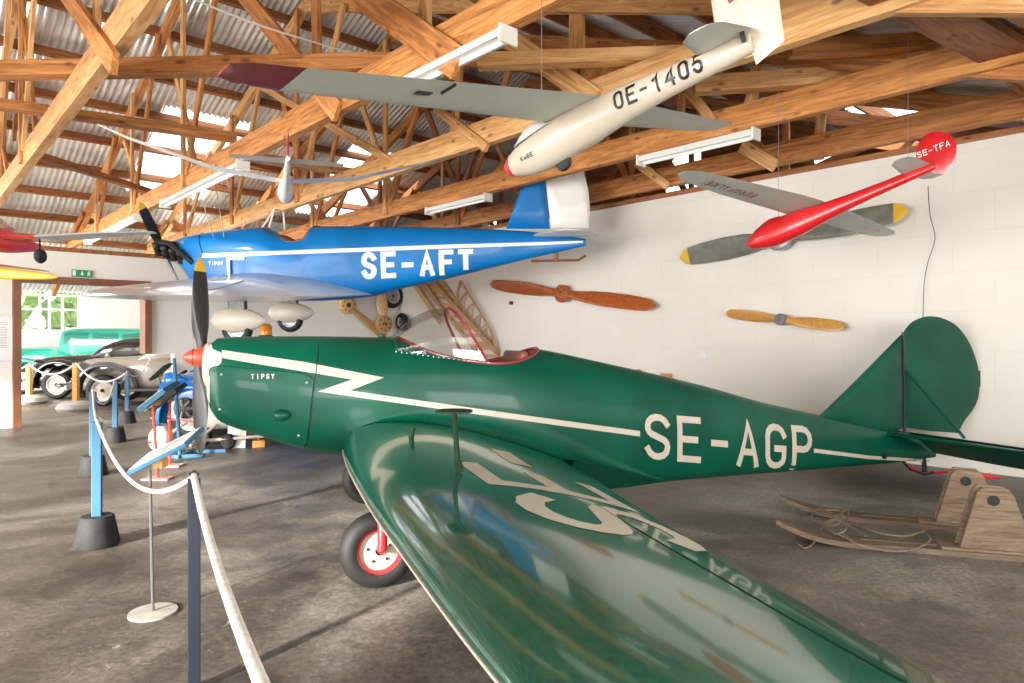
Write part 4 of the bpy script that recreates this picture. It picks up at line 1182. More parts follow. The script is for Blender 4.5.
# red glider -----------------------------------------------------------
L = 1.757; S = L
RM = gliderM((2.66, 6.2, 1.088+H), (.6,-.754,.215), (.789,.613,-.04))
t = empty('model_glider', mat=RM, label='red model glider with grey wings hung in front of the white side wall', cat='model glider')
tab = [(-.62,.01),(-.58,.05),(-.48,.09),(-.3,.12),(-.1,.115),(.15,.085),(.5,.055),(1.1,.032)]; zt = [(-.62,-.05),(0,-.02),(1.1,.03)]
rbody(tab, ztab=zt, sq=2.8).build('fuselage', 'red', t, smooth=50)
mb = MB(); rings = []
for i in range(11):
    x = -.48+.34*i/10; hgt = .05*math.sin(PI*(i/10)); r, zc = sinterp(tab, x), sinterp(zt, x)
    rings.append([Vector((x, .075*math.cos(PI*k/10), zc+r*.8+hgt*math.sin(PI*k/10))) for k in range(11)])
mb.loft(rings, closed=False); mb.build('canopy', 'red', t, smooth=True)
for s, nm in ((-1,'left_wing'),(1,'right_wing')):
    wg = wing([(0,-.16,.10,.19,.09,.13),(s*.3,-.16,.105,.18,.095,.13),(s*S*.6,-.14,.095,.14,.085,.12),(s*S*.93,-.10,.09,.10,.08,.1),(s*S,-.03,.085,.05,.08,.09)]).build(nm, 'lightgrey' if s > 0 else 'gliderwing', t, smooth=60)
    mb = MB()
    if s < 0:
        letters(mb, 'BERGFALKE', 0, 0, .055, .07, .02, .014, lambda a, b: Vector((.045-b, -S*.45-a*1.0, .064)), .05)
        mb.build('wing_lettering', 'darkred', wg)
    else:
        letters(mb, 'SE-TFA', 0, 0, .04, .06, .014, .010, lambda a, b: Vector((.06-b, S*.80-a, .068)), .05); mb.build('wing_lettering', 'red', wg)
rud = smoothpoly([(1.0,.02),(.98,.13),(1.02,.25),(1.10,.30),(1.20,.27),(1.27,.16),(1.24,.03),(1.14,-.06)], 4)
rd = sheetpoly(rud, .03, 'tail_fin', 'red', t)
mb = MB(); letters(mb, 'SE-TFA', 1.0, .13, .032, .05, .009, .008, lambda x, z: Vector((x, -.020, z)), .05); mb.build('lettering', 'white', rd)
for s, nm in ((-1,'left_tailplane'),(1,'right_tailplane')):
    wing([(s*.01,.86,.05,1.08,.05,.09),(s*.30,.90,.055,1.06,.055,.08),(s*.36,.95,.055,1.03,.055,.07)], 8).build(nm, 'gliderwing', t, smooth=60)
for p, l in (((-.25,0,.08),'fine wire holding the nose of the red model glider'),((.9,0,.05),'fine wire holding the tail of the red model glider')):
    q = RM @ Vector(p); wire([q, Vector((q.x, q.y, ZC+.5))], .0025, label=l)
q = HF.W(*[HF.P(932,175,8.25)[0], 8.25, 3.0]); 
wp = [HF.W(HF.P(x,y,8.33)[0], 8.33, HF.P(x,y,8.33)[1]) for x, y in ((928,186),(930,215),(935,238),(928,262),(924,285),(923,320),(922,360))]
wire(catmull(wp, 5), .004, 'black', 'thin dark wire dangling down the white wall from the red tail', 'hanging_wire', 'wire')

# white model glider hung over the blue aeroplane ---------------------------------
WM = gliderM((-2.42, 7.3, 1.60+H), (.33,-.94,.02), (.97,.25,.0))
t = empty('model_glider', mat=WM, label='small white model glider with a red fin hung above the blue cockpit', cat='model glider')
tab = [(-.45,.01),(-.42,.06),(-.3,.10),(-.1,.10),(.2,.06),(1.2,.025)]
rbody(tab).build('fuselage', 'white', t, smooth=True)
for s, nm in ((-1,'left_wing'),(1,'right_wing')):
    wing([(0,-.13,.08,.10,.07,.12),(s*.7,-.11,.16,.09,.155,.12),(s*1.5,-.08,.40,.07,.395,.10),(s*1.75,-.04,.50,.04,.498,.09)]).build(nm, 'white', t, smooth=60)
fp = sheetpoly([(1.0,.0),(1.05,.24),(1.12,.26),(1.2,.24),(1.22,0)], .02, 'tail_fin', 'red', t)
wing([(-.5,1.0,.01,1.14,.01,.08),(0,.98,.01,1.16,.01,.08),(.5,1.0,.01,1.14,.01,.08)], 8).build('tailplane', 'gliderskin', t, smooth=60)
mb = MB(); mb.lathe([(0,-.01),(.09,0),(.10,.05),(.085,.1)], (-.36,0,0), 'x', 16); mb.build('nose_band', 'orangered', t, smooth=True)
q = WM @ Vector((0,0,.1)); wire([q, Vector((q.x, q.y, ZC+.5))], .0025, label='fine wire holding the small white model glider')

# red and silver model aeroplane at the left edge ---------------------------------
MM = gliderM((-3.86, 5.1, .74+H), (-.02,1,.0), (-1,.02,.0))
t = empty('model_aeroplane', mat=MM, label='red and silver model aeroplane hung at the left edge above the door', cat='model aeroplane')
tab = [(-.42,.03),(-.40,.07),(-.2,.10),(.1,.09),(.5,.03)]
rbody(tab).build('fuselage', 'red', t, smooth=True)
for s, nm in ((-1,'right_wing'),(1,'left_wing')):
    wg = wing([(0,-.14,.0,.14,.0,.12),(s*.38,-.14,.0,.14,.0,.12)]).build(nm, 'red', t, smooth=60)
    wing([(s*.38,-.14,.0,.14,.0,.12),(s*.8,-.11,.03,.11,.03,.12),(s*1.18,-.05,.05,.04,.05,.1)]).build('outer_wing', 'aluminium', wg, smooth=60)
    mb = MB(); mb.tube([(-.05,s*.36,0),(-.10,s*.40,-.13)], .006, 6); lg = mb.build('landing_leg', 'black', t)
    mb = MB(); mb.lathe([(0,-.02),(.045,-.02),(.055,0),(.045,.02),(0,.02)], (-.10,s*.40,-.14), 'y', 18); mb.build('wheel', 'rubber', lg, smooth=True)
mb = MB(); rings = []
for i in range(9):
    x = -.2+.35*i/8; rings.append([Vector((x, .06*math.cos(PI*k/8), .085+.09*math.sin(PI*i/8)*math.sin(PI*k/8))) for k in range(9)])
mb.loft(rings, closed=False); mb.build('canopy', 'perspex', t, smooth=True)
pr = MB(); blade(pr, .24, .05, up=1, n=8, a0=60, a1=30); blade(pr, .24, .05, up=-1, n=8, a0=60, a1=30); o = pr.build('propeller', 'propblack', t, smooth=True); o.location = (-.44,0,.0); o.rotation_euler = (R(98),0,0)
mb = MB(); mb.lathe([(0,-.07),(.03,-.04),(.035,0)], (-.43,0,0), 'x', 14); mb.build('spinner', 'red', t, smooth=True)
q = MM @ Vector((0,0,.1)); wire([q, Vector((q.x, q.y, ZC+.3))], .0025, label='fine wire holding the red and silver model aeroplane')
# yellow model
YM = gliderM((-3.9, 5.35, .50+H), (-.97,-.1,.06), (.1,-.97,0))
t = empty('model_floatplane', mat=YM, label='yellow model floatplane hull hung below the red model at the left edge', cat='model aeroplane')
rbody([(-.32,.006),(-.28,.02),(-.1,.035),(.1,.045),(.4,.05),(.9,.03)], sq=3).build('hull', 'yellow', t, smooth=50)
for s, nm in ((-1,'left_wing'),(1,'right_wing')): wing([(0,.1,.06,.3,.06,.12),(s*.7,.12,.08,.26,.08,.1)]).build(nm, 'yellow', t, smooth=60)
sheetpoly([(.7,.02),(.78,.18),(.9,.18),(.92,.0)], .02, 'tail_fin', 'yellow', t)
q = YM @ Vector((.2,0,.05)); wire([q, Vector((q.x, q.y, ZC+.3))], .0025, label='fine wire holding the yellow model floatplane')

# ================================================================== ON THE WHITE WALL
def part_pt(px, py, off=.03):
    r = ray(px, py); t = (UP-off)/(r[0]*Uv.x+r[1]*Uv.y); return Vector((r[0]*t, t, H+r[2]*t))
def wpt(px, py, off=.1):
    q = HF.P(px, py, VW-off); return HF.W(q[0], VW-off, q[1])
def wall_prop(p0, p1, mats, label, chord, off=.12, hubr=.11, tips=False, hubmat=None, a0=40, a1=12, hub_t=.5, part=False):
    A, B = (part_pt(*p0, off), part_pt(*p1, off)) if part else (wpt(*p0, off), wpt(*p1, off)); c = A.lerp(B, hub_t); zd = (A-B).normalized(); xd = -Uv if part else -Vv; yd = zd.cross(xd).normalized()
    t = empty('aircraft_propeller', mat=basis(xd, yd, zd, c), label=label, cat='propeller')
    Rr = (A-B).length/2; mb = MB()
    blade(mb, Rr*2*hub_t, chord, up=1, mi=0, tipmi=1 if tips else None, a0=a0, a1=a1, n=20); blade(mb, Rr*2*(1-hub_t), chord, up=-1, mi=0, tipmi=1 if tips else None, a0=a0, a1=a1, n=20)
    mb.build('blades', mats, t, smooth=True)
    mb = MB(); mb.lathe([(hubr*.25,-.05),(hubr*.9,-.05),(hubr,-.035),(hubr,.05),(hubr*.9,.06),(hubr*.25,.06),(hubr*.25,-.05)], (0,0,0), 'x', 28, ) ; hb = mb.build('hub', hubmat or mats[0], t, smooth=True)
    mb = MB()
    for k in range(8):
        a = 2*PI*k/8; mb.lathe([(0,0),(hubr*.09,0),(hubr*.09,.008),(0,.008)], (.06,hubr*.68*math.cos(a),hubr*.68*math.sin(a)), 'x', 8)
    mb.lathe([(0,0),(hubr*.26,0),(hubr*.26,.004),(0,.004)], (.06,0,0), 'x', 16)
    mb.build('bolt_ring', 'black', hb)
    mb = MB(); mb.tube([(-.0,0,0),(-off+.0,0,0)], .02, 8); mb.build('mounting_peg', 'steel', t)
    return t
wall_prop((490,284), (656,306), ['mahogany'], 'polished reddish wooden propeller on the white wall between the two aeroplanes', .25, hubr=.15)
wall_prop((680,258), (908,210), ['propgrey','yellow'], 'grey propeller with yellow tips on the wall behind the red model glider', .31, tips=True, hubr=.17, hubmat='steel', a0=35)
wall_prop((726,313), (845,327), ['honey_wood'], 'small honey coloured wooden propeller on the white wall, lowest of the propellers', .155, hubr=.075, hubmat='cardark')
wall_prop((303,267), (388,340), ['pale_wood'], 'pale wooden propeller on the far wall slanting down to the right', .22, hubr=.19, part=True)
wall_prop((381,286), (386,362), ['pale_wood'], 'pale wooden propeller standing upright on the far wall beside the mounted wheels', .24, hubr=.2, off=.2, part=True)
for (px, py, r, l) in ((392,296,.27,'spoked black tyre wheel hung on the far wall just below the blue fuselage'),(402,322,.20,'small dark wheel hung on the far wall behind the windscreen of the green aeroplane')):
    c = part_pt(px, py, .14) if px < 396 else wpt(px, py, .14); t = empty('mounted_wheel', mat=basis(Vv, Uv, -Zv, c) if px < 396 else basis(Uv, Vv, Zv, c), label=l, cat='wheel')
    w_ = wheel(t, (0,0,0), r, .15, 'steel', 'lightgrey', name='tyre')
    mb = MB(); mb.tube([(0,.0,0),(0,.14,0)], .02, 8); mb.build('mounting_peg', 'steel', t)
# open wooden wing skeleton
c = wpt(462,318,.1); WKM = basis(Uv, Zv, Vv, (0,0,0))
def W2(px, py, off): q = HF.P(px, py, VW-off); return (q[0], q[1], VW-off)
t = empty('wing_skeleton', mat=HM @ Matrix.Translation(W2(462,318,.12)), label='open wooden wing skeleton with ribs leaning on the white wall behind the windscreen', cat='wing frame')
o0 = Vector(W2(462,318,.12))
def K(px, py, off=.12): return Vector(W2(px, py, off))-o0
def bar(mb, A, B, w, h):
    d = B-A; x = d.normalized(); z = Vector((0,0,1)); y = z.cross(x).normalized()
    rot = Matrix((x, y, z)).transposed(); mb.box((A+B)/2, (d.length, w, h), rot)
mb = MB(); bar(mb, K(424,272), K(497,352), .09, .06); mb.build('main_spar', 'frame_wood', t)
mb = MB(); 
op = [K(*p) for p in ((461,281),(472,299),(483,317),(491,331),(495,343),(495,353))]
mb.tube(op, .025, 6); mb.tube([K(461,281), K(454,306)], .03, 6); mb.build('leading_edge', 'frame_wood', t)
sp = [(444,294),(456,307),(463,315),(471,324),(479,333),(487,341)]; ou = [(461,281),(467,291),(474,302),(481,313),(487,323),(493,335)]
for i in range(5):
    mb = MB(); mb.tube([K(*sp[i+1]), K(*ou[i+1])], .016, 6); mb.tube([K(*ou[i]), K(*sp[i+1])], .016, 6); mb.build('rib', 'frame_wood', t)
mb = MB()
A, B, C_, D_ = K(413,272,.06), K(434,272,.06), K(498,356,.06), K(480,356,.06)
n = 9
for e in ((A, D_), (B, C_)): bar(mb, e[0], e[1], .07, .03)
for i in range(n+1):
    q = i/n; bar(mb, A.lerp(D_, q), B.lerp(C_, q), .06 if i % 2 else .16, .02)
mb.build('slotted_panel', 'pale_wood', t)
t = empty('rib_panel', mat=HM @ Matrix.Translation(W2(420,295,.1)), label='pale wooden rib panel hung left of the wing skeleton', cat='wing frame')
o0 = Vector(W2(420,295,.1)); mb = MB(); bar(mb, K(404,268,.1), K(440,322,.1), .10, .04); mb.build('side_board', 'pale_wood', t)
mb = MB(); bar(mb, K(415,268,.1), K(444,312,.1), .06, .04); mb.build('inner_board', 'frame_wood', t)
# small things on the wall
def wallbox(name, px, py, w, h, d, mat, label, cat):
    c = wpt(px, py, d/2); mb = MB(); mb.box((0,0,0), (w, h, d)); o = mb.build(name, mat, bevel=.004); o.matrix_world = basis(Uv, Zv, Vv, c); return tag(o, label, cat)
wallbox('socket_outlet', 704, 355, .09, .09, .02, 'paper', 'small white socket outlet low on the side wall above the fuselage', 'socket')
wallbox('wall_bracket', 511, 303, .06, .06, .05, 'black', 'tiny dark hook on the white wall below the reddish propeller', 'hook')

# exit sign, notice board on the partition
PMx = lambda c: basis(-Vv*-1, Zv, Vv.cross(Zv), c)
t = empty('exit_sign', mat=basis(Vv, Zv, Vv.cross(Zv), part_pt(82,273.5)), label='green and white exit sign above the doorway', cat='sign')
mb = MB(); mb.box((0,0,0), (.29,.115,.03)); mb.build('panel', 'tag_green', t, bevel=.003)
# local z = v x up = points towards the far room or the hall?
nz = Vv.cross(Zv); sgn = -1 if nz.dot(Uv) > 0 else 1
mb = MB(); zf = sgn*.018
mb.add([(-.008,.035,zf),(.008,.035,zf),(.008,-.005,zf),(-.008,-.005,zf)], [(0,1,2,3)]); mb.add([(-.028,-.002,zf),(.028,-.002,zf),(0,-.038,zf)], [(0,1,2)]); mb.build('arrow', 'white', t)
mb = MB(); mb.add([(-.135,-.045,zf),(-.09,-.045,zf),(-.09,.045,zf),(-.135,.045,zf)], [(0,1,2,3)]); mb.build('door_pictogram', 'white', t)
mb = MB(); mb.lathe([(0,-.001),(.010,-.001),(.010,.001),(0,.001)], (.10,.032,zf), 'z', 10)
for (a, b_) in (((.095,.02),(.09,-.008)),((.09,-.008),(.075,-.035)),((.09,-.008),(.112,-.02)),((.112,-.02),(.11,-.042)),((.095,.018),(.075,.005)),((.095,.018),(.118,.006))): mb.tube([(a[0],a[1],zf),(b_[0],b_[1],zf)], .006, 5)
mb.build('running_figure', 'white', t)
t = empty('notice_board', mat=basis(Vv, Zv, Vv.cross(Zv), part_pt(2,339)), label='grey framed notice board on the white wall left of the doorway', cat='notice board')
mb = MB(); mb.box((0,0,0), (.30,.68,.02)); mb.build('backing', 'paper', t)
mb = MB()
for (c, d) in (((-.15,0,0),(.02,.70,.035)),((.15,0,0),(.02,.70,.035)),((0,.34,0),(.32,.02,.035)),((0,-.34,0),(.32,.02,.035))): mb.box(c, d)
mb.build('frame', 'aluminium', t)
mb = MB()
rr = random.Random(2)
for i in range(16): mb.box((-.02+.0*i, .25-.025*i, sgn*.0115), (.12+.06*rr.random(), .006, .002))
mb.build('text_lines', 'cardark', t)

# cable with a junction globe up in the roof
cp = [hallpt(x, y, z=4.35) for x, y in ((150,-18),(200,2),(250,22),(300,38),(348,52),(385,60),(440,66))]
t = empty('ceiling_cable', cp[4], label='white electric cable with a round junction lamp strung through the roof timbers', cat='cable')
mb = MB(); mb.tube([p-cp[4] for p in catmull(cp, 4)], .009, 6); mb.build('cable_run', 'white', t, smooth=True)
mb = MB(); mb.lathe([(0,-.09),(.05,-.08),(.09,-.03),(.095,.02),(.06,.06),(.02,.08),(0,.08)], (0,0,-.04), 'z', 18); mb.build('globe', 'lightgrey', t, smooth=True)

# ================================================================== ON THE FLOOR
def bucketpost(px, pyb, label, hgt=.83, top=None):
    p = flo(px, pyb); t = empty('barrier_post', p, label=label, cat='barrier post', group='blue barrier posts in black bases')
    mb = MB(); mb.lathe([(0,0),(.135,0),(.14,.01),(.105,.19),(.10,.20),(0,.20)], (0,0,0), 'z', 10); mb.build('base', 'bucket', t, smooth=50)
    mb = MB(); mb.box((0,0,.19+(hgt-.19)/2), (.058,.058,hgt-.19), Matrix.Rotation(R(20),3,'Z')); mb.build('pole', 'postblue', t, bevel=.004)
    mb = MB(); mb.tube([(0,.0,hgt),(0,.0,hgt+.03),(.02,0,hgt+.035),(.03,0,hgt+.015)], .005, 6); mb.build('rope_hook', 'steel', t)
    return p+Vector((0,0,hgt+.01))
T1 = bucketpost(97, 545, 'blue barrier post in a black base, the nearest of the blue ones')
T2 = bucketpost(93, 475, 'blue barrier post just behind the nearest blue one', .85)
T3 = bucketpost(115, 442, 'blue barrier post third from the camera, in front of the grey car wheel')
T4 = bucketpost(127, 423, 'blue barrier post farthest down the row beside the doorway')
p = flo(194, 690); p.z = 0
t = empty('barrier_post', p, label='dark navy square barrier post in the foreground with a rope over it', cat='barrier post')
mb = MB(); mb.box((0,0,.42), (.047,.047,.84), Matrix.Rotation(R(25),3,'Z')); mb.build('pole', 'navy', t, bevel=.003)
mb = MB(); mb.tube([(0.0,.0,.835),(-.018,.0,.86),(0,0,.872),(.018,0,.86),(0.0,0,.835)], .004, 6); mb.build('rope_ring', 'navy', t)
T0 = p+Vector((0,0,.85))
pn = Vector((-.36, 1.02, 0)); 
t = empty('barrier_post', pn, label='dark navy barrier post just below the bottom edge, holding the near rope end', cat='barrier post')
mb = MB(); mb.box((0,0,.42), (.047,.047,.84)); mb.build('pole', 'navy', t, bevel=.003)
TN = pn+Vector((0,0,.85))
def rope(A, B, sag, label, r=.011, group=None, kind='rope'):
    pts = []
    for i in range(29):
        q = i/28; p = A.lerp(B, q); p.z -= sag*4*q*(1-q); pts.append(p)
    mb = MB(); n = 10; mb.tube(pts, r, n)
    o = mb.build('barrier_rope', 'rope', smooth=True); return tag(o, label, 'rope', group)
rope(TN, T0, .05, 'taut white rope running from the navy post to the bottom edge', .013)
rope(T0, T1, .22, 'sagging white rope between the navy post and the nearest blue post', .011)
rope(T1, T2, .06, 'white rope between the two nearest blue posts')
rope(T2, T3, .22, 'white rope sagging from the second to the third blue post')
rope(T3, T4, .10, 'white rope between the third and the farthest blue post')
rope(T4, part_pt(151,357,.02), .18, 'white rope rising from the farthest blue post to the doorway edge')
def stonepost(px, pyb, pyt, label):
    p = flo(px, pyb); k = H-(pyt-338)/F*p.y
    t = empty('wooden_post', p, label=label, cat='barrier post', group='orange posts on stone bases')
    mb = MB(); mb.lathe([(0,0),(.30,0),(.34,.06),(.30,.14),(.18,.19),(0,.20)], (0,0,0), 'z', 16); mb.build('stone_base', 'stone', t, smooth=True)
    mb = MB(); mb.box((0,0,(k+.15)/2), (.09,.09,k-.15)); mb.build('pole', 'honey_wood', t, bevel=.005)
    return Vector((p.x, p.y, k))
Y1 = stonepost(29, 404, 364, 'orange wooden post on a pale stone base in front of the black car')
Y2 = stonepost(76, 411, 363, 'orange wooden post on a pale stone base in front of the grey car')
rope(Y1, Y2, .22, 'white rope sagging between the two orange wooden posts', .018)
rope(Y1, Y1+Vector((-1.2,.2,.0)), .2, 'white rope leaving the orange post to the left', .018)
rope(Y2, T4+Vector((0,0,.0)), .25, 'white rope from the orange post to the farthest blue post', .014)

# information boards
def signboard(bx, by, topy, x0, y0, x1, y1, wd, polemat, framemat, label, basemat='stone', flat=True, thick=.022, pr=.008, topx=None):
    p = flo(bx, by); Y = p.y
    t = empty('information_board', p, label=label, cat='information board')
    f3 = lambda px, py: at(px, py, Y)-p
    tx = f3(topx if topx else bx, topy)
    mb = MB(); mb.tube([(0,0,.0), tuple(tx)], pr, 8); mb.build('pole', polemat, t)
    mb = MB()
    if flat: mb.lathe([(0,0),(.115,0),(.115,.010),(0,.012)], (0,0,0), 'z', 28)
    else: mb.box((0,0,.008), (.26,.16,.016))
    mb.build('base_plate', basemat, t, smooth=40)
    A, B = f3(x0, y0), f3(x1, y1); c = (A+B)/2; d = B-A; Lb = d.length; x = d.normalized(); y = Vector((0,.97,.24)); z = x.cross(y).normalized(); y = z.cross(x)
    if z.z < 0: z = -z; y = z.cross(x)
    fr = MB(); fr.box((0,0,0), (Lb, wd, thick)); o = fr.build('board', framemat, t, bevel=.004); o.matrix_local = basis(x, y, z, c)
    mb = MB(); mb.box((0,0,thick/2+.002), (Lb*.93, wd*.9, .004)); pp = mb.build('printed_sheet', 'paper', o)
    mb = MB()
    for k in range(7): mb.box((-Lb*.33+Lb*.1*k, -wd*.02, thick/2+.0045), (Lb*.03, wd*.62, .001))
    mb.build('text_lines', 'cardark', o)
    mb = MB(); mb.box(tuple(tx*.5+(c-z*.03)*.5), (.05,.06,.05)); mb.build('clamp', 'honey_wood', t)
    return t
signboard(153, 613, 470, 139, 464, 195.5, 436, .26, 'cardark', 'postblue', 'blue edged information board tilted on a thin pole with a round base plate', topx=150)
signboard(158, 479, 407, 146, 406, 172, 386, .40, 'orangered', 'postblue', 'tilted information board on a red pole, left of the pair beside the white helmet', 'pinkplate', False, .05, .014, topx=153)
signboard(170, 466, 400, 156, 407, 181, 387, .34, 'orangered', 'bucket', 'dark edged information board on a red pole, right of the pair beside the white helmet', 'pinkplate', False, .05, .014)
signboard(165, 421, 384, 168, 383, 183, 373, .4, 'orangered', 'bucket', 'small information board on a red pole below the nose of the blue car', 'pinkplate', False, .05, .014)
signboard(160, 418, 378, 154, 378, 168, 365, .4, 'postblue', 'olive', 'small green edged information board farthest back beside the doorway', 'pinkplate', False, .05, .014)
# blue stand
p = flo(180, 458); t = empty('display_stand', p, label='tall thin blue display stand with two floor bars beside the green propeller', cat='stand')
k = H-(358-338)/F*p.y; mb = MB(); mb.tube([(0,0,.03),(-.07,0,k)], .022, 8); mb.build('pole', 'postblue', t)
mb = MB(); mb.box((-.05,0,.02), (.62,.045,.04), Matrix.Rotation(R(12),3,'Z')); mb.box((.1,.35,.02), (.55,.045,.04), Matrix.Rotation(R(12),3,'Z')); mb.box((-.02,.18,.02), (.05,.45,.04)); mb.build('floor_bars', 'postblue', t, bevel=.004)
# helmet on a low stand
p = flo(161, 457); t = empty('pilot_helmet', p+Vector((0,0,0)), label='white pilot helmet with a red flash on a low black stand', cat='helmet')
mb = MB(); mb.lathe([(0,0),(.08,0),(.08,.02),(.03,.04),(.03,.10),(.07,.12),(0,.13)], (0,0,0), 'z', 16); mb.build('stand', 'bucket', t, smooth=50)
mb = MB(); mb.lathe([(.09,.10),(.12,.13),(.135,.20),(.125,.28),(.09,.335),(.04,.36),(0,.365)], (0,0,0), 'z', 24); mb.build('shell', 'white', t, smooth=True)
mb = MB()
rows = [[Vector((-.138*math.cos(a)*k2, -.138*math.sin(a)*k2, .19+.035*(1-i/8)*s)) for s in (-1,1)] for i in range(9) for a, k2 in ((R(10+80*i/8), 1.0),)]
mb.loft(rows, closed=False); mb.build('red_flash', 'red', t)
# white panel and wooden chock
p = flo(236, 449); t = empty('leaning_board', p, R(12), 'white board leaning under the green cowling', 'board')
mb = MB(); mb.box((0,.06,.18), (.22,.012,.36), Matrix.Rotation(R(-18),3,'X')); mb.build('board', 'paper', t, bevel=.003); mb = MB(); mb.box((-.06,.14,.14),(.02,.012,.28), Matrix.Rotation(R(16),3,'X')); mb.build('prop_leg', 'frame_wood', t)
p = flo(259, 447); mb = MB(); mb.box((0,0,.045), (.15,.11,.09)); o = mb.build('wooden_block', 'honey_wood', bevel=.006); o.location = p; o.rotation_euler = (0,0,.3); tag(o, 'small orange wooden block on the floor below the green cowling', 'block')
p = flo(252, 444); mb = MB(); mb.lathe([(0,0),(.05,0),(.03,.03),(.016,.05),(.016,.16),(.04,.17),(0,.18)], (0,0,0), 'z', 12); o = mb.build('red_jack', 'orangered', smooth=True); o.location = p+Vector((0,.25,0)); tag(o, 'small red jack stand behind the orange wooden block', 'jack')

# white light aircraft pod with a black engine, behind the propeller
Yg = 8.9; px_ = lambda x, y: at(x, y, Yg)
c0 = at(192, 408, Yg); t = empty('white_light_aircraft', (c0.x, c0.y, 0), R(8), 'white light aircraft pod with a red flash and black engine behind the green propeller', 'aircraft')
zc = c0.z; rings = []
for i in range(17):
    q = i/16; x = -.24+1.05*q; r = .25*math.sin(PI*min(1, .12+q*.88))**.55; ring = [Vector((x, r*.8*math.cos(2*PI*k/18), zc-.02-.12*q+r*math.sin(2*PI*k/18)*.8)) for k in range(18)]; rings.append(ring)
mb = MB(); mb.loft(rings); mb.build('pod', 'white', t, smooth=True)
mb = MB(); mb.lathe([(0,-.04),(.05,-.04),(.13,-.02),(.14,.03),(0,.04)], (-.02,-.23,zc+.02), 'y', 22); en = mb.build('engine', 'oldmetal', t, smooth=50)
mb = MB()
for k in range(7): 
    a = 2*PI*k/7; mb.tube([(-.02+.04*math.cos(a),-.27,zc+.02+.04*math.sin(a)),(-.02+.12*math.cos(a),-.27,zc+.02+.12*math.sin(a))], .016, 6)
mb.build('cylinder_fins', 'steel', en)
mb = MB(); patch(mb, [(-.2,0),(.05,-.035),(.12,-.07),(-.02,-.045),(-.19,-.03)], lambda x, z: Vector((x, -.215-.03*(x+.2)*2, zc-.10+z)), .1); mb.build('red_flash', 'red', t)
mb = MB(); mb.tube([(.0,-.2,zc-.15),(-.32,-.45,.04)], .025, 8); mb.tube([(.35,-.15,zc-.2),(.1,-.4,.05)], .02, 8); mb.tube([(-.1,-.45,.10),(1.0,-.4,.16)], .02, 8); mb.tube([(.55,-.1,zc-.2),(.55,-.4,.13)],.02,8); mb.build('undercarriage_struts', 'cream', t, smooth=True)
mb = MB(); mb.lathe([(0,-.05),(.10,-.05),(.13,0),(.10,.05),(0,.05)], (.15,-.1,.13), 'y', 18); mb.build('wheel', 'rubber', t, smooth=True)
mb = MB(); mb.lathe([(0,-.04),(.08,-.04),(.10,0),(.08,.04),(0,.04)], (.55,-.4,.10), 'y', 16); mb.build('wheel', 'rubber', t, smooth=True)

# skis with wooden pedestals
def ski(A, B, lab, pylon, wd=.25):
    """A tip, B heel on the floor"""
    d = (B-A); L = d.length; x = d.normalized(); y = Vector((0,0,1)).cross(x)
    t = empty('aircraft_ski', mat=basis(x, y, Zv, Vector((A.x, A.y, 0))), label=lab, cat='aircraft ski', group='wooden aircraft skis on the floor')
    mb = MB(); rows = []
    for i in range(34):
        q = i/33; s = L*q; up = .10*max(0, 1-q/.30)**2.2; w = wd/2*min(1, (q/.16+.03)**.55)
        th = .034
        rows.append([Vector((s, -w, up)), Vector((s, w, up)), Vector((s, w*.96, up+th)), Vector((s, 0, up+th+.006)), Vector((s, -w*.96, up+th))])
    mb.loft(rows); mb.build('runner', 'ski_wood', t, smooth=30)
    mb = MB(); mb.box((L*.55,0,.036), (L*.5,.035,.02)); mb.build('centre_strip', 'ski_wood', t, bevel=.004)
    if pylon:
        s = pylon
        mb = MB(); mb.box((s,0,.042), (.62,.16,.022)); mb.build('pedestal_foot', 'pylon_wood', t, bevel=.005)
        prof = [(-.20,.05),(.20,.05),(.205,.07),(.10,.40),(.07,.44),(-.075,.445),(-.105,.41)]
        for k, yy in enumerate((-.045,.045)):
            mb = MB(); mb.prism([(s+p, q) for p, q in prof], yy-.016, yy+.016, lambda p, q, h: Vector((p, h, q)))
            cheek = mb.build('pedestal_cheek', 'pylon_wood', t, bevel=.004)
            mb = MB(); mb.lathe([(0,-.012),(.034,-.012),(.034,.012),(0,.012)], (s-.015, yy+(-.01 if k == 0 else .01), .365), 'y', 20); mb.build('axle_hole', 'grille', cheek)
        mb = MB(); mb.box((s,0,.22), (.16,.06,.30)); mb.build('pedestal_core', 'pylon_wood', t)
    return t
SA, SB = flo(776, 538), flo(1075, 562); SA2, SB2 = flo(781, 512), flo(1085, 541)
l1 = (flo(985,550)-SA).length; l2 = (flo(965,528)-SA2).length
ski(SA, SB, 'worn wooden aircraft ski with pedestal on the floor, the nearer of the two', l1, .2)
ski(SA2, SB2, 'worn wooden aircraft ski with pedestal on the floor, the one behind', l2, .2)
# lashings
rr = random.Random(11)
def onski(px, py, z=.05): r = ray(px, py); t_ = (z-H)/r[2]; return Vector((r[0]*t_, t_, z))
def cordthing(paths, label, r=.007, mat='cord'):
    mb = MB(); 
    allp = []
    for P in paths: allp += [onski(*p) for p in P]
    c = Vector((sum(p.x for p in allp)/len(allp), sum(p.y for p in allp)/len(allp), 0))
    for P in paths: mb.tube([q-c for q in catmull([onski(*p) for p in P], 6)], r, 6)
    o = mb.build('ski_lashing', mat, smooth=True); o.location = c; return tag(o, label, 'cord')
cordthing([[(812,512,.05),(822,508,.09),(834,516,.10),(828,524,.06),(815,520,.05),(813,512,.06),(826,510,.11),(842,512,.09),(838,524,.08),(826,526,.06),(836,534,.07),(846,528,.10),(840,514,.12),(848,511,.07),(845,530,.07),(838,534,.06),(852,540,.05)],
           [(797,543,.01),(806,548,.01),(816,540,.02),(824,524,.06),(836,520,.09),(852,527,.07),(866,536,.05)]], 'knotted brown cord tied round the two ski tips', .006)
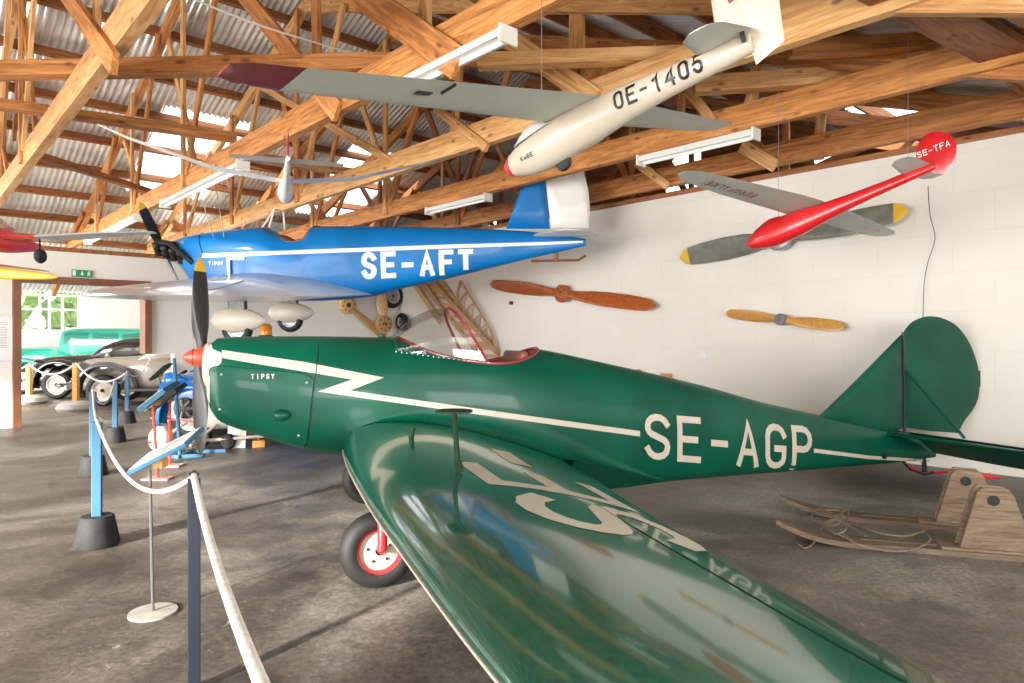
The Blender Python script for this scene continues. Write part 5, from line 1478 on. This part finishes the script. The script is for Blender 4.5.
cordthing([[(840,528,.07),(848,538,.06),(860,545,.045),(890,551,.03),(915,549,.03),(930,540,.05),(925,532,.06),(912,534,.05)],
           [(845,520,.06),(875,532,.05),(905,536,.05),(925,530,.05),(935,528,.06)]], 'long brown cord looped along the skis back to the pedestals', .007)
# red tow hook on the tail
q = GF.P(905, 466, 0); qq = lambda px, py, b=-.05: GF.W(GF.P(px, py, b)[0], b, GF.P(px, py, b)[1])
mb = MB(); mb.tube([qq(907,465), qq(920,471), qq(938,473), qq(958,469,.2), qq(975,472,.35), qq(985,477,.4), qq(1001,477.5,.45)], [.008,.012,.014,.012,.016,.02,.012], 8); mb.tube([qq(978,476,.38), qq(990,474,.4)], .012, 6)
o = mb.build('tow_bar', 'red', smooth=True); tag(o, 'red tow bar hooked to the tail skid of the green aeroplane', 'tow bar')

# ================================================================== CARS
def car(nm, root, deg, paintm, fendm, label, Lc=4.3, Wc=1.5, style='saloon', roofh=1.52, hood=.98, wb=(.78,3.25), rw=.33, fullpaint=None, nosew=0):
    t = empty(nm, (root[0], root[1], 0), R(deg), label, 'car')
    hw = Wc/2
    if style == 'saloon':
        top = [(0,.62),(.06,.82),(.3,hood-.03),(1.2,hood+.04),(1.6,hood+.07),(3.3,hood+.07),(3.9,hood-.05),(Lc-.1,.75),(Lc,.6)]
        wid = [(0,.18),(.15,.30),(.6,.36),(1.3,.52),(1.7,hw*.92),(3.3,hw*.92),(4.0,hw*.75),(Lc,.4)]
        cab = [(1.35,hood),(1.6,hood+.22),(1.95,roofh-.07),(2.3,roofh),(2.8,roofh-.01),(3.3,roofh-.13),(3.8,roofh-.35),(4.15,hood-.1)]
    else:
        top = [(0,.95),(.05,1.10),(.3,1.14),(1.4,1.17),(1.5,1.17),(3.4,1.17),(3.8,1.1),(Lc,1.0)]
        wid = [(0,.26),(.1,.28),(1.2,.36),(1.6,hw*.85),(3.5,hw*.85),(Lc,hw*.8)]
        cab = [(1.45,1.1),(1.5,roofh-.08),(1.6,roofh-.02),(2.5,roofh),(3.4,roofh-.02),(3.7,roofh-.15),(3.8,1.1)]
    wid = [(x, max(w, nosew) if 0 < x < 2 else max(w, nosew*.8)) for x, w in wid]
    k = Lc/4.3
    sc1 = lambda T_: [(x*k, z) for x, z in T_]
    bod = Body(sc1(top), [(0,.35),(.3*k,.30),(Lc-.3,.30),(Lc,.38)], sc1(wid), 2.6, 4, .5)
    bo = bod.skin(0, Lc, .12).build('body', paintm, t, smooth=True)
    cw_ = Body(sc1(cab), [(cab[0][0]*k,.9),(cab[-1][0]*k,.9)], [(cab[0][0]*k,hw*.55),(1.9*k,hw*.80),(3.2*k,hw*.80),(cab[-1][0]*k,hw*.55)], 3.2, 6, .35)
    ca = cw_.skin(cab[0][0]*k, cab[-1][0]*k, .08).build('cabin', fullpaint or paintm, t, smooth=True)
    zb = (hood+.12) if style == 'saloon' else 1.22
    def win(x0, x1, z0, z1, sy, nm='side_window'):
        mb = MB(); patch(mb, [(x0+.08*(style=='saloon')*0, z0),(x1, z0),(x1-(.0), z1),(x0+(.10 if style=='saloon' else .0), z1)], lambda x, z: Vector((x, sy*(cw_.side(x, z, .006)), z)), .12); mb.build(nm, 'carglass', ca, smooth=True)
    for sy in (-1, 1):
        if style == 'saloon': win(1.78*k, 2.35*k, zb, roofh-.16, sy); win(2.42*k, 3.05*k, zb, roofh-.17, sy)
        else: win(1.62*k, 2.25*k, zb, roofh-.12, sy); win(2.35*k, 2.95*k, zb, roofh-.12, sy); win(3.05*k, 3.5*k, zb, roofh-.12, sy)
    # windscreen
    mb = MB(); xs, xt = (1.50*k, 1.86*k) if style == 'saloon' else (1.46*k, 1.5*k); z0, z1 = zb-.02, roofh-.12
    rows = []
    for i in range(5):
        q = i/4; x = xs+(xt-xs)*q-.02; z = z0+(z1-z0)*q; w = hw*(.60-.03*q); rows.append([Vector((x+.10*abs(s)**2, w*s, z)) for s in (-1,-.5,0,.5,1)])
    mb.loft(rows, closed=False); mb.build('windscreen', 'carglass', ca, smooth=True)
    # fenders and wheels
    for sy in (-1, 1):
        for j, wx in enumerate(wb):
            wx *= k; mb = MB(); rows = []
            for i in range(15):
                a = R(-12+ (195 if j == 0 else 190)*i/14); rr_ = rw+.13; ex = 1.25 if (j == 0) else 1.3
                cx = wx-rr_*math.cos(a)*(1.0 if math.cos(a) > 0 else ex); cz = rw+rr_*math.sin(a)*1.06
                row = []
                for m_ in range(7):
                    b_ = PI*m_/6; yy = hw*.62+ .30*hw*(1-math.cos(b_))*.62; row.append(Vector((cx+.09*math.sin(b_)*-math.cos(a), sy*yy, cz+.10*math.sin(b_)*max(.2, math.sin(a)))))
                rows.append(row)
            mb.loft(rows, closed=False); mb.build('front_fender' if j == 0 else 'rear_fender', fendm, t, smooth=True, solid=.02)
            wheel(t, (wx, sy*(hw*.86), rw), rw, .17, 'cream' if style == 'saloon' else 'steel', 'chrome')
        # headlight, running board, door lines
        mb = MB(); lx = .30*k; mb.lathe([(0,-.10),(.06,-.09),(.11,-.05),(.12,.0),(.09,.10),(.03,.2),(0,.24)], (lx, sy*hw*.62, .80 if style == 'saloon' else .92), 'x', 18); hl = mb.build('headlight', fendm if style == 'saloon' else 'chrome', t, smooth=True)
        mb = MB(); mb.lathe([(0,-.115),(.05,-.11),(.10,-.055),(0,-.05)], (lx, sy*hw*.62, .80 if style == 'saloon' else .92), 'x', 18); mb.build('lens', 'chrome', hl, smooth=True)
        mb = MB(); mb.box(((wb[0]+wb[1])/2*k, sy*hw*.9, .33), ((wb[1]-wb[0])*k*.62, .22, .06)); mb.build('running_board', fendm, t, bevel=.02)
        mb = MB(); xx = 2.38*k; mb.tube([Vector((xx, sy*bod.side(xx, z, .003), z)) for z in (.42,.6,.8,.95,hood+.0)], .006, 5); mb.box((2.2*k, sy*(bod.side(2.2*k, .93, .02)), .93), (.16,.02,.025)); mb.build('door_seam_and_handle', 'chrome', bo)
    mb = MB()
    if style == 'saloon':
        for i in range(7): z = .45+.05*i; w = .26-.02*i; mb.tube([(-.02+.03*i*.5,-w,z),(-.07+.03*i*.5,0,z),(-.02+.03*i*.5,w,z)], .014, 6)
    else:
        for i in range(9): y = -.22+.055*i; mb.tube([(-.03,y,.5),(-.03,y,1.08)], .012, 6)
        mb.tube([(-.03,-.27,.46),(-.03,-.27,1.12),(-.03,.27,1.12),(-.03,.27,.46)], .03, 8)
    mb.build('radiator_grille', 'chrome', t, smooth=True)
    mb = MB(); mb.tube([(-.02,-hw*.95,.42),(-.14,-hw*.6,.42),(-.17,0,.42),(-.14,hw*.6,.42),(-.02,hw*.95,.42)], .04, 8); mb.build('front_bumper', 'chrome', t, smooth=True)
    mb = MB(); mb.box((-.10,0,.36 if style == 'saloon' else .5), (.015,.42,.10)); mb.build('number_plate', 'paper', t)
    mb = MB(); mb.tube([(Lc-.05,-hw*.9,.42),(Lc+.08,0,.42),(Lc-.05,hw*.9,.42)], .04, 8); mb.build('rear_bumper', 'chrome', t, smooth=True)
    return t
def carroot(wpx, wpy, deg, wx, hw):   # near front wheel contact given
    p = flo(wpx, wpy); a = (math.cos(R(deg)), math.sin(R(deg))); b_ = (a[1], -a[0])
    return (p.x-a[0]*wx-b_[0]*hw, p.y-a[1]*wx-b_[1]*hw)
car('vintage_car', carroot(103, 406.5, 10, .78, .66), 10, 'cargrey', 'cardark', 'warm grey old saloon car with dark fenders and cream wheels seen through the doorway', roofh=1.50)
r = ray(35, 338); car('vintage_car', (r[0]*16.2, 16.2), 9, 'carblack', 'carblack', 'black old saloon car with a chrome grille behind the grey one', roofh=1.42)
r = ray(4, 338); car('vintage_car', (r[0]*17.7, 17.7), 7, 'carteal', 'carteal', 'teal upright vintage car with chrome headlights, farthest of the cars', style='vintage', roofh=1.66, Lc=4.4, Wc=1.45)
r = ray(166, 338); BCm = (r[0]*10.1, 10.1)
car('vintage_car', BCm, 3, 'carblue', 'carblue', 'bright blue small car standing behind the green cowling', Lc=3.6, Wc=1.3, roofh=1.34, hood=.90, rw=.27, wb=(.7,3.2), nosew=.5)
bpos = at(266, 326, 10.15); 
t = empty('beacon_lamp', (bpos.x, bpos.y, 1.36), label='amber rotating beacon on the roof behind the green cowling', cat='beacon lamp')
mb = MB(); mb.lathe([(0,-.02),(.11,-.02),(.11,.06),(.09,.08),(0,.08)], (0,0,0), 'z', 20); mb.build('socket', 'black', t, smooth=50)
mb = MB(); mb.lathe([(.085,.08),(.09,.10),(.08,.22),(.05,.25),(0,.255)], (0,0,0), 'z', 20); mb.build('amber_dome', 'amber', t, smooth=True)
# little items on the far side of the green fuselage
for (px, py, m, l, w) in ((666,372,'honey_wood','small yellow wooden block showing over the green fuselage by the wall',.14),(638,366,'darkred','tiny dark red peg showing over the green fuselage by the wall',.07)):
    c = wpt(px, py+3, .08); mb = MB(); mb.box((0,0,-.04), (w,w*.7,w*.9)); mb.box((0,.06,-.04),(w*.5,.08,w*.4)); o = mb.build('wall_block', m, bevel=.006); o.matrix_world = basis(Uv, Vv, Zv, c); tag(o, l, 'block')
